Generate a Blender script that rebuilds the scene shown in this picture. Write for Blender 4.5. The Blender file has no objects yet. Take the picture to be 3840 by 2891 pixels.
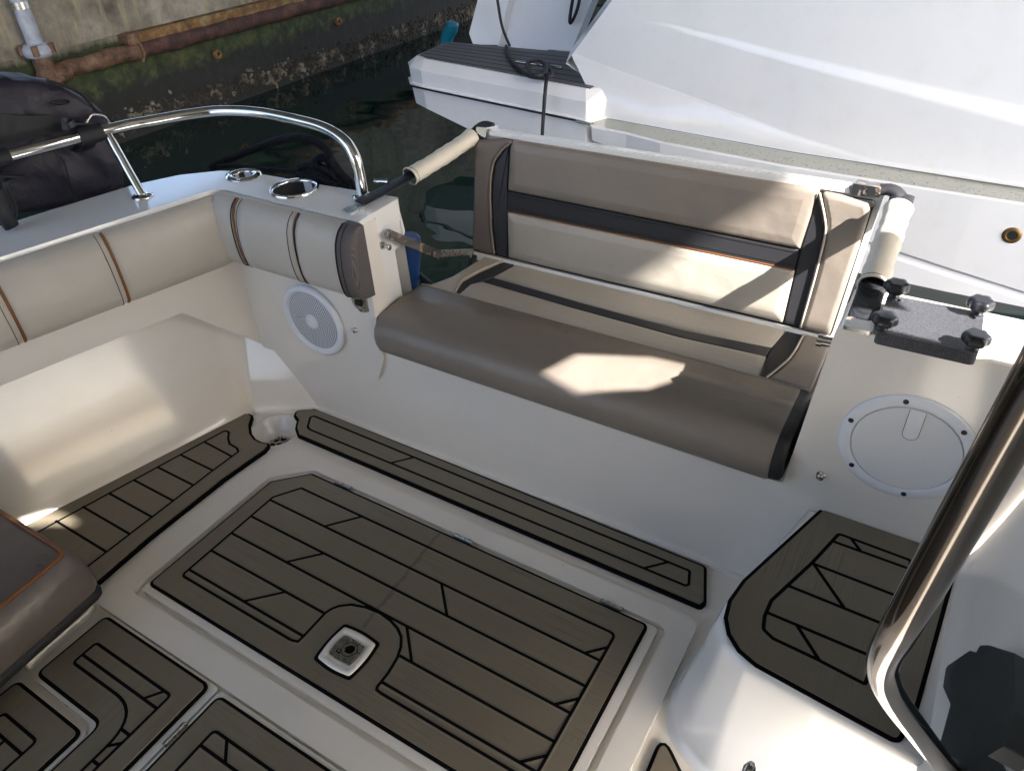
import bpy, math, random
from mathutils import Vector, Matrix
from mathutils.geometry import tessellate_polygon
random.seed(7)
C = bpy.context.scene.collection
pi = math.pi
# ------------------------------------------------------------------ camera
CAMH = 1.5
yaw, pit, rol, FPX = -0.5754005, math.pi - 2.50311312, 0.05288849, 2786.7
fw = Vector((math.sin(yaw)*math.cos(pit), math.cos(yaw)*math.cos(pit), -math.sin(pit)))
rt = fw.cross(Vector((0, 0, 1))).normalized()
dn = fw.cross(rt)
c_, s_ = math.cos(rol), math.sin(rol)
rt, dn = c_*rt + s_*dn, -s_*rt + c_*dn
EYE = Vector((0, 0, CAMH))
# photo measurements -> points on real planes of the place
CR = {'A': (0, 1900, 1300/2184), 'B': (1200, 1900, 1300/2184), 'C': (2540, 1900, 1300/2184), '4': (0, 900, 1300/2209),
      '5': (1200, 900, 1300/2209), '6': (2540, 900, 1300/2209), '2': (1200, 0, 1300/2209), 'B1': (1300, 450, 1000/2212),
      'R1': (700, 400, 800/2212), 'R3': (2700, 500, 800/2212), 'T': (3200, 2150, 640/1438), 'G': (0, 280, 520/1493),
      'P': (1500, 150, 760/2212), 'S': (0, 0, 700/2212), 'O': (600, 0, 1200/2212), 'K': (3100, 600, 740/1760), 'D': (0, 0, 3840/2212)}
def ray(c, x, y):
    x0, y0, s = CR[c]
    return rt*((x0+x*s-1920)/FPX) + dn*((y0+y*s-1445.5)/FPX) + fw
def W(c, pts, ax, val):
    out = []
    for x, y in pts:
        v = ray(c, x, y); t = (val-EYE[ax])/v[ax]; out.append(EYE+v*t)
    return out
# ------------------------------------------------------------------ materials
def newmat(name):
    m = bpy.data.materials.new(name); m.use_nodes = True
    nt = m.node_tree; return m, nt, nt.nodes['Principled BSDF']
def N(nt, typ, **kw):
    n = nt.nodes.new(typ)
    for k, v in kw.items():
        if k in n.inputs: n.inputs[k].default_value = v
        else: setattr(n, k, v)
    return n
def mathn(nt, op, a, b=None, c=None):
    n = nt.nodes.new('ShaderNodeMath'); n.operation = op
    for i, q in enumerate((a, b, c)):
        if q is None: continue
        if isinstance(q, (int, float)): n.inputs[i].default_value = q
        else: nt.links.new(q, n.inputs[i])
    return n.outputs[0]
def coords(nt, scale=(1, 1, 1), rot=(0, 0, 0)):
    t = nt.nodes.new('ShaderNodeTexCoord'); mp = nt.nodes.new('ShaderNodeMapping')
    mp.inputs['Scale'].default_value = scale; mp.inputs['Rotation'].default_value = rot
    nt.links.new(t.outputs['Object'], mp.inputs['Vector']); return mp.outputs['Vector']
def noise(nt, vec, scale, detail=3, rough=.5):
    n = nt.nodes.new('ShaderNodeTexNoise'); n.inputs['Scale'].default_value = scale
    n.inputs['Detail'].default_value = detail; n.inputs['Roughness'].default_value = rough
    nt.links.new(vec, n.inputs['Vector']); return n.outputs['Fac']
def ramp(nt, fac, stops):
    r = nt.nodes.new('ShaderNodeValToRGB'); e = r.color_ramp.elements
    e[0].position, e[0].color = stops[0][0], (*stops[0][1], 1)
    e[1].position, e[1].color = stops[-1][0], (*stops[-1][1], 1)
    for p, c in stops[1:-1]:
        q = e.new(p); q.color = (*c, 1)
    nt.links.new(fac, r.inputs['Fac']); return r.outputs['Color']
def mix(nt, fac, a, b):
    n = nt.nodes.new('ShaderNodeMix'); n.data_type = 'RGBA'
    if isinstance(fac, (int, float)): n.inputs[0].default_value = fac
    else: nt.links.new(fac, n.inputs[0])
    for q, i in ((a, 6), (b, 7)):
        if isinstance(q, tuple): n.inputs[i].default_value = (*q, 1)
        else: nt.links.new(q, n.inputs[i])
    return n.outputs[2]
def bump(nt, b, h, strength, dist):
    n = nt.nodes.new('ShaderNodeBump'); n.inputs['Strength'].default_value = strength
    n.inputs['Distance'].default_value = dist; nt.links.new(h, n.inputs['Height'])
    nt.links.new(n.outputs['Normal'], b.inputs['Normal']); return n
def setb(b, **kw):
    for k, v in kw.items():
        k = k.replace('_', ' ')
        b.inputs[k].default_value = (*v, 1) if isinstance(v, tuple) else v

def gelcoat(name, col, dirt=(.45, .37, .26), amt=.25, rough=.14, wav=.0012):
    m, nt, b = newmat(name); v = coords(nt)
    n1 = noise(nt, v, 2.3, 5); n2 = noise(nt, v, 90, 2); n3 = noise(nt, v, 9, 6, .7)
    base = mix(nt, mathn(nt, 'MULTIPLY', ramp(nt, n3, [(.5, (0, 0, 0)), (.75, (1, 1, 1))]), amt), col, tuple(c*.86 for c in col[:2])+(col[2]*.78,))
    spk = N(nt, 'ShaderNodeTexVoronoi', Scale=16.0); nt.links.new(v, spk.inputs['Vector'])
    dot = mathn(nt, 'LESS_THAN', spk.outputs['Distance'], .022)
    dot = mathn(nt, 'MULTIPLY', dot, mathn(nt, 'GREATER_THAN', n1, .54))
    base = mix(nt, mathn(nt, 'MULTIPLY', dot, .85), base, tuple(x*.25 for x in dirt))
    nt.links.new(base, b.inputs['Base Color'])
    r = mathn(nt, 'MULTIPLY_ADD', n3, .12, rough-.04); nt.links.new(r, b.inputs['Roughness'])
    setb(b, Coat_Weight=.5, Coat_Roughness=.06, Specular_IOR_Level=.5)
    bump(nt, b, mathn(nt, 'ADD', n1, mathn(nt, 'MULTIPLY', n2, .01)), .5, wav*8)
    return m
def vinyl(name, col, fine=420, rough=.42, grain=.00025, wr=.0):
    m, nt, b = newmat(name); v = coords(nt)
    n1 = noise(nt, v, fine, 2); n2 = noise(nt, v, 6, 3, .5); n3 = noise(nt, v, 26, 5, .65)
    va = coords(nt, (5, 26, 22), (0, 0, .25)); na = noise(nt, va, 1.0, 3, .5)
    crease = mathn(nt, 'POWER', mathn(nt, 'SUBTRACT', 1.0, mathn(nt, 'ABSOLUTE', mathn(nt, 'MULTIPLY_ADD', na, 2.0, -1.0))), 10.0)
    base = mix(nt, n2, tuple(c*.88 for c in col), tuple(min(1, c*1.12) for c in col))
    base = mix(nt, mathn(nt, 'MULTIPLY', ramp(nt, n3, [(.56, (0, 0, 0)), (.75, (1, 1, 1))]), .25), base, tuple(c*.72 for c in col))
    vo = N(nt, 'ShaderNodeTexVoronoi', Scale=24.0); nt.links.new(v, vo.inputs['Vector'])
    base = mix(nt, mathn(nt, 'MULTIPLY', mathn(nt, 'LESS_THAN', vo.outputs['Distance'], .022), .6), base, tuple(c*.3 for c in col))
    nt.links.new(base, b.inputs['Base Color'])
    nt.links.new(mathn(nt, 'MULTIPLY_ADD', n3, .22, rough-.10), b.inputs['Roughness'])
    h = mathn(nt, 'ADD', mathn(nt, 'MULTIPLY', n1, grain), mathn(nt, 'MULTIPLY', n2, .006+wr*.9))
    h = mathn(nt, 'ADD', h, mathn(nt, 'MULTIPLY', crease, .00012+wr*.022))
    bump(nt, b, h, .9, 1.0); return m
def meshcloth(name, col):
    m, nt, b = newmat(name); v = coords(nt, (1, 1, 1), (0, 0, .6))
    w1 = N(nt, 'ShaderNodeTexWave', Scale=190.0); w1.bands_direction = 'X'; nt.links.new(v, w1.inputs['Vector'])
    w2 = N(nt, 'ShaderNodeTexWave', Scale=190.0); w2.bands_direction = 'Z'; nt.links.new(v, w2.inputs['Vector'])
    f = mathn(nt, 'MULTIPLY', w1.outputs['Fac'], w2.outputs['Fac'])
    nt.links.new(mix(nt, f, tuple(c*.55 for c in col), tuple(c*1.5 for c in col)), b.inputs['Base Color'])
    setb(b, Roughness=.6); bump(nt, b, f, .5, .0006); return m
def eva(name, col, axis):
    m, nt, b = newmat(name)
    sc = (5, 620, 1) if axis == 'x' else (620, 5, 1)
    n1 = noise(nt, coords(nt, sc), 1.0, 2); n0 = noise(nt, coords(nt), 3.2, 5, .6); n4 = noise(nt, coords(nt), 34, 5, .75); n5 = noise(nt, coords(nt), 420, 2)
    line = ramp(nt, n1, [(.36, (0, 0, 0)), (.44, (1, 1, 1))])
    c1 = mix(nt, n0, tuple(c*.74 for c in col), tuple(c*1.26 for c in col))
    patch = ramp(nt, n0, [(.45, (0, 0, 0)), (.62, (1, 1, 1))])
    lf = mathn(nt, 'MULTIPLY', mathn(nt, 'SUBTRACT', 1.0, line), mathn(nt, 'MULTIPLY_ADD', patch, .55, .10))
    c2 = mix(nt, lf, c1, tuple(c*.30 for c in col))
    c3 = mix(nt, mathn(nt, 'MULTIPLY', ramp(nt, n4, [(.6, (0, 0, 0)), (.8, (1, 1, 1))]), .45), c2, tuple(c*.5 for c in col))
    c3 = mix(nt, mathn(nt, 'MULTIPLY', ramp(nt, noise(nt, coords(nt), 1.7, 6, .7), [(.52, (0, 0, 0)), (.66, (1, 1, 1))]), .35), c3, (.23, .215, .175))
    # dust grains and a dried drip across the lid
    vo = N(nt, 'ShaderNodeTexVoronoi', Scale=38.0); nt.links.new(coords(nt), vo.inputs['Vector'])
    c3 = mix(nt, mathn(nt, 'MULTIPLY', mathn(nt, 'LESS_THAN', vo.outputs['Distance'], .035), .7), c3, (.42, .40, .35))
    t = nt.nodes.new('ShaderNodeTexCoord'); sp = nt.nodes.new('ShaderNodeSeparateXYZ'); nt.links.new(t.outputs['Object'], sp.inputs[0])
    P0, P1 = W('B', [(750, 165), (270, 760)], 2, 0); d = (P1-P0).normalized(); L_ = (P1-P0).length
    al = mathn(nt, 'ADD', mathn(nt, 'MULTIPLY', mathn(nt, 'SUBTRACT', sp.outputs[0], P0.x), d.x), mathn(nt, 'MULTIPLY', mathn(nt, 'SUBTRACT', sp.outputs[1], P0.y), d.y))
    ac = mathn(nt, 'ADD', mathn(nt, 'MULTIPLY', mathn(nt, 'SUBTRACT', sp.outputs[0], P0.x), -d.y), mathn(nt, 'MULTIPLY', mathn(nt, 'SUBTRACT', sp.outputs[1], P0.y), d.x))
    nz = noise(nt, coords(nt), 28, 4, .6)
    ac = mathn(nt, 'ABSOLUTE', mathn(nt, 'ADD', ac, mathn(nt, 'MULTIPLY_ADD', nz, .03, -.015)))
    st = mathn(nt, 'MULTIPLY', mathn(nt, 'LESS_THAN', ac, .005), mathn(nt, 'MULTIPLY', mathn(nt, 'GREATER_THAN', al, 0.0), mathn(nt, 'LESS_THAN', al, L_)))
    c3 = mix(nt, mathn(nt, 'MULTIPLY', st, .5), c3, (.075, .058, .045))
    nt.links.new(c3, b.inputs['Base Color']); setb(b, Specular_IOR_Level=.6)
    nt.links.new(mathn(nt, 'MULTIPLY_ADD', n4, .3, .26), b.inputs['Roughness'])
    bump(nt, b, mathn(nt, 'ADD', mathn(nt, 'MULTIPLY', n1, .6), mathn(nt, 'ADD', mathn(nt, 'MULTIPLY', n4, .5), mathn(nt, 'MULTIPLY', n5, .5))), .5, .0008); return m
def plain(name, col, rough=.5, metal=0.0, nscale=60, var=.15, bmp=.0003, **kw):
    m, nt, b = newmat(name); v = coords(nt); n = noise(nt, v, nscale, 4)
    nt.links.new(mix(nt, n, tuple(c*(1-var) for c in col), tuple(min(1, c*(1+var)) for c in col)), b.inputs['Base Color'])
    nt.links.new(mathn(nt, 'MULTIPLY_ADD', n, .12, max(0, rough-.06)), b.inputs['Roughness'])
    setb(b, **{'Metallic': metal, **kw}); bump(nt, b, n, .6, bmp); return m
def ruststeel(name):
    m, nt, b = newmat(name); v = coords(nt); n = noise(nt, v, 38, 6, .65)
    f = ramp(nt, n, [(.56, (0, 0, 0)), (.66, (1, 1, 1))])
    nt.links.new(mix(nt, f, (.42, .42, .42), (.42, .16, .035)), b.inputs['Base Color'])
    nt.links.new(mathn(nt, 'MULTIPLY_ADD', f, .5, .25), b.inputs['Roughness'])
    nt.links.new(mathn(nt, 'SUBTRACT', 1.0, f), b.inputs['Metallic']); bump(nt, b, n, .4, .001); return m
M = {}
M['gel'] = gelcoat('cream_gelcoat', (.81, .765, .70), wav=.0007)
M['gelw'] = gelcoat('white_gelcoat', (.80, .80, .79), amt=.12, wav=.0007)
M['hullw'] = gelcoat('cool_white_hull', (.80, .81, .835), amt=.3, rough=.16, wav=.0022)
M['evax'] = eva('foam_teak_lengthwise', (.188, .160, .115), 'x')
M['evay'] = eva('foam_teak_crosswise', (.188, .160, .115), 'y')
M['black'] = plain('black_foam_base', (.003, .003, .0035), .85, Specular_IOR_Level=.12)
M['cream'] = vinyl('cream_vinyl', (.50, .465, .41), wr=.003)
M['greige'] = vinyl('greige_vinyl', (.40, .365, .31), wr=.002)
M['taupe'] = vinyl('taupe_vinyl', (.150, .126, .106), wr=.003)
M['taupe2'] = vinyl('warm_taupe_vinyl', (.215, .184, .155), wr=.003)
M['seatgrey'] = vinyl('grey_taupe_leather', (.135, .115, .105), rough=.30, wr=.004)
M['char'] = meshcloth('charcoal_mesh', (.022, .022, .027))
M['charp'] = vinyl('charcoal_vinyl', (.028, .029, .035), rough=.5)
M['greymesh'] = meshcloth('grey_mesh', (.13, .115, .115))
M['brownp'] = plain('brown_piping', (.20, .075, .022), .45)
M['seam'] = plain('dark_seam', (.012, .011, .010), .8)
M['steel'] = plain('polished_stainless', (.72, .71, .69), .10, 1.0, 20, .04, .00005)
M['steeld'] = plain('brushed_stainless', (.50, .49, .47), .28, 1.0, 120, .12, .0002)
M['tube'] = plain('shaded_stainless_tube', (.17, .155, .14), .12, 1.0, 20, .04, .00004)  # stainless darkened in its colour to stand for dark reflections
M['rust'] = ruststeel('rust_stained_steel')
M['blackpl'] = plain('black_plastic', (.014, .016, .021), .36, 0, 500, .3, .0001)
M['blackrub'] = plain('black_moulded_bracket', (.020, .026, .028), .4, 0, 25, .25, .0006)
M['webbing'] = meshcloth('black_webbing', (.016, .017, .024))
M['sleeve'] = vinyl('ivory_vinyl_sleeve', (.66, .62, .53), wr=.010)
M['plastic'] = plain('white_plastic', (.77, .79, .83), .32, 0, 40, .03)
M['bag'] = vinyl('dark_plum_nylon', (.024, .020, .032), fine=600, rough=.55, wr=.03)
M['bagd'] = vinyl('black_nylon', (.012, .013, .016), fine=600, rough=.6, wr=.008)
M['rope'] = None
M['blue'] = plain('blue_vinyl', (.010, .045, .16), .35)
M['teal'] = plain('teal_plastic', (.01, .20, .30), .35)
M['greydeck'] = plain('grey_deck_foam', (.085, .085, .095), .55, 0, 50, .15)
M['brass'] = plain('tarnished_bronze', (.22, .13, .05), .4, .8, 60, .4)
M['dkmetal'] = plain('dark_cup_lining', (.045, .045, .05), .45, .3)
M['dark'] = plain('dark_void', (.004, .004, .004), .7)
# sparkling black board
m, nt, b = newmat('speckled_black_board'); v = coords(nt); n = noise(nt, v, 900, 2, .8)
nt.links.new(mix(nt, ramp(nt, n, [(.5, (0, 0, 0)), (.62, (1, 1, 1))]), (.02, .021, .027), (.16, .165, .19)), b.inputs['Base Color'])
setb(b, Roughness=.42); bump(nt, b, n, .9, .0012); M['board'] = m
# rope
m, nt, b = newmat('braided_navy_rope'); v = coords(nt)
vo = N(nt, 'ShaderNodeTexVoronoi', Scale=150.0); nt.links.new(v, vo.inputs['Vector'])
nt.links.new(mix(nt, vo.outputs['Distance'], (.005, .0055, .011), (.001, .001, .002)), b.inputs['Base Color'])
setb(b, Roughness=.8, Specular_IOR_Level=.25); bump(nt, b, mathn(nt, 'SUBTRACT', 1.0, vo.outputs['Distance']), 1.0, .003); M['rope'] = m
# speaker grille dots (polar rows of holes in the moulding)
m, nt, b = newmat('perforated_grille'); t = nt.nodes.new('ShaderNodeTexCoord'); sp = nt.nodes.new('ShaderNodeSeparateXYZ')
nt.links.new(t.outputs['Object'], sp.inputs[0])
SPC = (-1.517, .368)
X = mathn(nt, 'SUBTRACT', sp.outputs['X'], SPC[0]); Z = mathn(nt, 'SUBTRACT', sp.outputs['Z'], SPC[1])
R_ = mathn(nt, 'SQRT', mathn(nt, 'ADD', mathn(nt, 'MULTIPLY', X, X), mathn(nt, 'MULTIPLY', Z, Z)))
TH = mathn(nt, 'ARCTAN2', Z, X); PP = .0062
vv = mathn(nt, 'DIVIDE', R_, PP); ring = mathn(nt, 'ADD', mathn(nt, 'FLOOR', vv), .5)
uu = mathn(nt, 'MULTIPLY', TH, ring)
fu = mathn(nt, 'SUBTRACT', mathn(nt, 'FRACT', uu), .5); fv = mathn(nt, 'SUBTRACT', mathn(nt, 'FRACT', vv), .5)
d2 = mathn(nt, 'ADD', mathn(nt, 'MULTIPLY', fu, fu), mathn(nt, 'MULTIPLY', fv, fv))
hole = mathn(nt, 'LESS_THAN', d2, .085); hole = mathn(nt, 'MULTIPLY', hole, mathn(nt, 'GREATER_THAN', R_, .024))
nt.links.new(mix(nt, hole, (.62, .64, .68), (.02, .02, .025)), b.inputs['Base Color']); setb(b, Roughness=.4); M['grille'] = m
# diamond texture lid
m, nt, b = newmat('diamond_textured_lid'); v = coords(nt, (1, 1, 1), (0, pi/4, 0))
w1 = N(nt, 'ShaderNodeTexWave', Scale=110.0); w1.bands_direction = 'X'; nt.links.new(v, w1.inputs['Vector'])
w2 = N(nt, 'ShaderNodeTexWave', Scale=110.0); w2.bands_direction = 'Z'; nt.links.new(v, w2.inputs['Vector'])
f = mathn(nt, 'MULTIPLY', w1.outputs['Fac'], w2.outputs['Fac'])
nt.links.new(mix(nt, f, (.72, .73, .74), (.79, .80, .81)), b.inputs['Base Color']); setb(b, Roughness=.38); bump(nt, b, f, .35, .0006); M['diamond'] = m
# wall concrete
m, nt, b = newmat('algae_concrete'); v = coords(nt); sp = nt.nodes.new('ShaderNodeSeparateXYZ')
t = nt.nodes.new('ShaderNodeTexCoord'); nt.links.new(t.outputs['Object'], sp.inputs[0]); z = sp.outputs['Z']
n1 = noise(nt, v, 1.6, 6, .65); n2 = noise(nt, v, 9, 6, .7); n3 = noise(nt, coords(nt, (1, 5, .8)), 2.5, 5, .6)
conc = ramp(nt, mathn(nt, 'ADD', mathn(nt, 'MULTIPLY', n1, .7), mathn(nt, 'MULTIPLY', n2, .3)), [(.36, (.07, .06, .048)), (.5, (.185, .168, .138)), (.62, (.32, .305, .275))])
conc = mix(nt, ramp(nt, n3, [(.5, (0, 0, 0)), (.7, (1, 1, 1))]), conc, (.27, .255, .15))
alg = ramp(nt, n2, [(.35, (.008, .012, .004)), (.5, (.020, .034, .008)), (.68, (.060, .064, .022))])
low = ramp(nt, n2, [(.4, (.004, .005, .004)), (.7, (.011, .013, .010))])
zz = mathn(nt, 'ADD', z, mathn(nt, 'MULTIPLY', mathn(nt, 'SUBTRACT', n2, .5), .35))
f1 = ramp(nt, mathn(nt, 'MULTIPLY_ADD', zz, 3.0, .55), [(.35, (0, 0, 0)), (.65, (1, 1, 1))])   # low -> algae around z=-.02
f2 = ramp(nt, mathn(nt, 'MULTIPLY_ADD', mathn(nt, 'ADD', z, mathn(nt, 'MULTIPLY', n3, .12)), 6.0, -1.7), [(.35, (0, 0, 0)), (.65, (1, 1, 1))])
cc = mix(nt, f2, mix(nt, f1, low, alg), conc)
nt.links.new(cc, b.inputs['Base Color']); setb(b, Roughness=.75); bump(nt, b, mathn(nt, 'ADD', n1, mathn(nt, 'MULTIPLY', n2, .6)), .6, .02); M['wall'] = m
def rusty(name, c1, c2, c3):
    m, nt, b = newmat(name); v = coords(nt); n = noise(nt, v, 7, 7, .7)
    nt.links.new(ramp(nt, n, [(.35, c1), (.5, c2), (.65, c3)]), b.inputs['Base Color']); setb(b, Roughness=.8); bump(nt, b, n, .8, .02); return m
M['rustpipe'] = rusty('dark_red_rust', (.02, .012, .011), (.055, .024, .02), (.11, .05, .035))
M['rustlip'] = rusty('orange_lichen_lip', (.045, .04, .02), (.15, .075, .022), (.22, .18, .10))
M['rustel'] = rusty('crusted_rust', (.03, .018, .012), (.11, .06, .036), (.20, .125, .08))
M['pvc'] = rusty('grey_weathered_pvc', (.20, .23, .28), (.28, .31, .37), (.34, .37, .43))
M['oyster'] = rusty('oyster_shell', (.010, .009, .007), (.032, .026, .019), (.20, .175, .13))
# water
m, nt, b = newmat('harbour_water'); v = coords(nt, (1, 1.5, 1), (0, 0, .5)); n = noise(nt, v, 1.5, 2, .4); n2 = noise(nt, v, .55, 1)
setb(b, Base_Color=(.007, .020, .018), Roughness=.02, IOR=1.33, Specular_IOR_Level=.8)
bump(nt, b, mathn(nt, 'ADD', mathn(nt, 'MULTIPLY', n, .4), n2), .8, .05); M['water'] = m

# ------------------------------------------------------------------ mesh building
class MB:
    def __init__(s): s.v = []; s.f = []; s.m = []; s.s = []
    def add(s, vs, fs, mat=0, smooth=True):
        o = len(s.v); s.v += [tuple(q) for q in vs]
        for f in fs: s.f.append(tuple(i+o for i in f)); s.m.append(mat); s.s.append(smooth)
        return s
    def build(s, name, mats, parent=None, bevel=0, seg=2, sub=0, weld=False):
        me = bpy.data.meshes.new(name); me.from_pydata(s.v, [], s.f); me.validate()
        if len(me.polygons) == len(s.m):
            me.polygons.foreach_set('material_index', s.m); me.polygons.foreach_set('use_smooth', s.s)
        for q in (mats if isinstance(mats, (list, tuple)) else [mats]): me.materials.append(M[q] if isinstance(q, str) else q)
        me.update(); o = bpy.data.objects.new(name, me); C.objects.link(o)
        if parent is not None:
            o.parent = parent
            if parent.type == 'EMPTY': o.matrix_parent_inverse = Matrix.Translation(-parent.location)
        if bevel:
            md = o.modifiers.new('Bevel', 'BEVEL'); md.width = bevel; md.segments = seg; md.limit_method = 'ANGLE'
            md.angle_limit = math.radians(35); md.harden_normals = True
            me.polygons.foreach_set('use_smooth', [True]*len(me.polygons))
        if sub:
            md = o.modifiers.new('Sub', 'SUBSURF'); md.levels = sub; md.render_levels = sub
        return o
def V2(p): return Vector((p[0], p[1]))
WORLD = (Vector((0, 0, 0)), Vector((1, 0, 0)), Vector((0, 1, 0)), Vector((0, 0, 1)))
def frame(O, U, Vv, Nn=None):
    U = Vector(U).normalized(); Vv = Vector(Vv).normalized(); Nn = Vector(Nn).normalized() if Nn else U.cross(Vv)
    return (Vector(O), U, Vv, Nn)
FXZ = lambda y: frame((0, y, 0), (1, 0, 0), (0, 0, 1), (0, -1, 0))      # faces forward (-y)
FYZ = lambda x: frame((x, 0, 0), (0, 1, 0), (0, 0, 1), (1, 0, 0))       # faces starboard (+x)
def T(fr, a, b, h=0): return fr[0]+fr[1]*a+fr[2]*b+fr[3]*h
def fillet(pts, r, seg=5):
    n = len(pts); out = []
    for i in range(n):
        p = V2(pts[i]); a = V2(pts[i-1]); b = V2(pts[(i+1) % n])
        ri = r[i] if isinstance(r, (list, tuple)) else r
        u, v = (a-p), (b-p); la, lb = u.length, v.length
        if ri <= 0 or la < 1e-6 or lb < 1e-6: out.append(p); continue
        u /= la; v /= lb; ang = u.angle(v)
        if ang > 3.05: out.append(p); continue
        d = min(ri/math.tan(ang/2), la*.48, lb*.48)
        p0, p2 = p+u*d, p+v*d
        for k in range(seg+1):
            t = k/seg; out.append(p0*(1-t)**2+p*2*t*(1-t)+p2*t*t)
    return [(q.x, q.y) for q in out]
def area(p): return sum(p[i-1][0]*p[i][1]-p[i][0]*p[i-1][1] for i in range(len(p)))/2
def offset(pts, d):
    n = len(pts); s = 1 if area(pts) > 0 else -1; out = []
    for i in range(n):
        a, p, b = V2(pts[i-1]), V2(pts[i]), V2(pts[(i+1) % n])
        e1 = (p-a); e2 = (b-p)
        e1 = e1.normalized() if e1.length > 1e-9 else e2.normalized()
        e2 = e2.normalized() if e2.length > 1e-9 else e1
        n1 = Vector((e1.y, -e1.x)); n2 = Vector((e2.y, -e2.x)); nn = n1+n2
        if nn.length < 1e-6: nn = n1
        nn.normalize(); k = 1/max(.35, nn.dot(n1)); q = p+nn*(d*k*s); out.append((q.x, q.y))
    return out
def slab(mb, poly, fr, h0, h1, mat=0, holes=(), smooth=False, sidemat=None):
    loops = [list(poly)]+[list(h) for h in holes]
    allp = [p for l in loops for p in l]
    if holes:
        tris = tessellate_polygon([[Vector((p[0], p[1], 0)) for p in l] for l in loops])
        top = [tuple(t) for t in tris]
        fix = []
        for t in top:
            a, b_, c = (V2(allp[i]) for i in t)
            ar = (b_-a).cross(c-a)
            fix.append(t if ar > 0 else t[::-1])
        top = fix
    else:
        top = [tuple(range(len(poly)))] if area(poly) > 0 else [tuple(range(len(poly)))[::-1]]
    n = len(allp)
    vs = [T(fr, p[0], p[1], h1) for p in allp]+[T(fr, p[0], p[1], h0) for p in allp]
    mb.add(vs, top, mat, smooth)
    mb.add(vs, [tuple(i+n for i in f[::-1]) for f in top], mat, smooth)
    fs = []; o = 0
    for li, l in enumerate(loops):
        k = len(l); ccw = area(l) > 0; out = ccw if li == 0 else not ccw
        if li: out = not (area(l) > 0)
        for i in range(k):
            a, b_ = o+i, o+(i+1) % k
            fs.append((a, a+n, b_+n, b_) if out else (a, b_, b_+n, a+n))
        o += k
    mb.add(vs, fs, mat if sidemat is None else sidemat, smooth)
    return mb
def cushion(mb, raw, fr, h0, h1, r=.012, mat=0, puff=0.0, seg=4, fil=.004):
    """slab whose upper rim is rolled over; corners of poly may be filleted"""
    poly = fillet(raw, fil, 3)
    rings = [(0, h0)]+[(r*(1-math.cos(k/seg*pi/2)), h1-r+r*math.sin(k/seg*pi/2)) for k in range(seg+1)]
    if puff: rings += [(r+puff*2.0, h1+puff*.55), (r+puff*5, h1+puff*.9)]
    vs = []; n = len(poly)
    for d, h in rings:
        q = fillet(offset(raw, -d), fil, 3) if d else poly
        if len(q) != n: q = offset(poly, -d)
        vs += [T(fr, p[0], p[1], h) for p in q]
    fs = []; ccw = area(poly) > 0
    for k in range(len(rings)-1):
        for i in range(n):
            a, b_ = k*n+i, k*n+(i+1) % n
            fs.append((a, b_, b_+n, a+n) if ccw else (a, a+n, b_+n, b_))
    mb.add(vs, fs, mat, True)
    l = (len(rings)-1)*n; top = tuple(range(l, l+n)); mb.add(vs, [top if ccw else top[::-1]], mat, True)
    return mb
def smoothpath(pts, k=6, closed=False):
    P = [Vector(p) for p in pts]; n = len(P); out = []
    rng = n if closed else n-1
    for i in range(rng):
        p1, p2 = P[i], P[(i+1) % n]
        p0 = P[i-1] if (closed or i > 0) else p1*2-p2
        p3 = P[(i+2) % n] if (closed or i+2 < n) else p2*2-p1
        for j in range(k):
            t = j/k
            out.append(.5*((2*p1)+(p2-p0)*t+(2*p0-5*p1+4*p2-p3)*t*t+(3*p1-p0-3*p2+p3)*t**3))
    if not closed: out.append(P[-1])
    return out
def tube(mb, path, r, seg=10, mat=0, closed=False, caps=True, flat=1.0, up=None, smooth=True):
    P = [Vector(p) for p in path]; n = len(P); vs = []
    tan = []
    for i in range(n):
        a = P[i-1] if (i > 0 or closed) else P[i]; b_ = P[(i+1) % n] if (i < n-1 or closed) else P[i]
        t = b_-a; tan.append(t.normalized() if t.length > 1e-9 else Vector((0, 0, 1)))
    nv = Vector(up) if up else (Vector((0, 0, 1)) if abs(tan[0].z) < .9 else Vector((1, 0, 0)))
    nv = (nv-tan[0]*nv.dot(tan[0])).normalized()
    for i in range(n):
        nv = (nv-tan[i]*nv.dot(tan[i])).normalized(); bv = tan[i].cross(nv)
        rr = r[i] if isinstance(r, (list, tuple)) else r
        for k in range(seg):
            a = 2*pi*k/seg; vs.append(P[i]+nv*(rr*flat*math.cos(a))+bv*(rr*math.sin(a)))
    fs = []
    for i in range(n if closed else n-1):
        for k in range(seg):
            a, b_ = i*seg+k, i*seg+(k+1) % seg; c, d = ((i+1) % n)*seg+k, ((i+1) % n)*seg+(k+1) % seg
            fs.append((a, b_, d, c))
    mb.add(vs, fs, mat, smooth)
    if caps and not closed:
        mb.add(vs[:seg], [tuple(range(seg))[::-1]], mat, False); mb.add(vs[-seg:], [tuple(range(seg))], mat, False)
    return mb
def lathe(mb, prof, fr, ca, cb, seg=32, mat=0, cap=True, smooth=True):
    """prof: list of (radius, height along N) around axis N at (ca, cb)"""
    vs = []; fs = []
    for r, h in prof:
        for k in range(seg):
            a = 2*pi*k/seg; vs.append(T(fr, ca+r*math.cos(a), cb+r*math.sin(a), h))
    for i in range(len(prof)-1):
        for k in range(seg):
            a, b_ = i*seg+k, i*seg+(k+1) % seg
            fs.append((a, b_, b_+seg, a+seg))
    mb.add(vs, fs, mat, smooth)
    if cap:
        l = (len(prof)-1)*seg; mb.add(vs[l:], [tuple(range(seg))], mat, False)
    return mb
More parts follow.
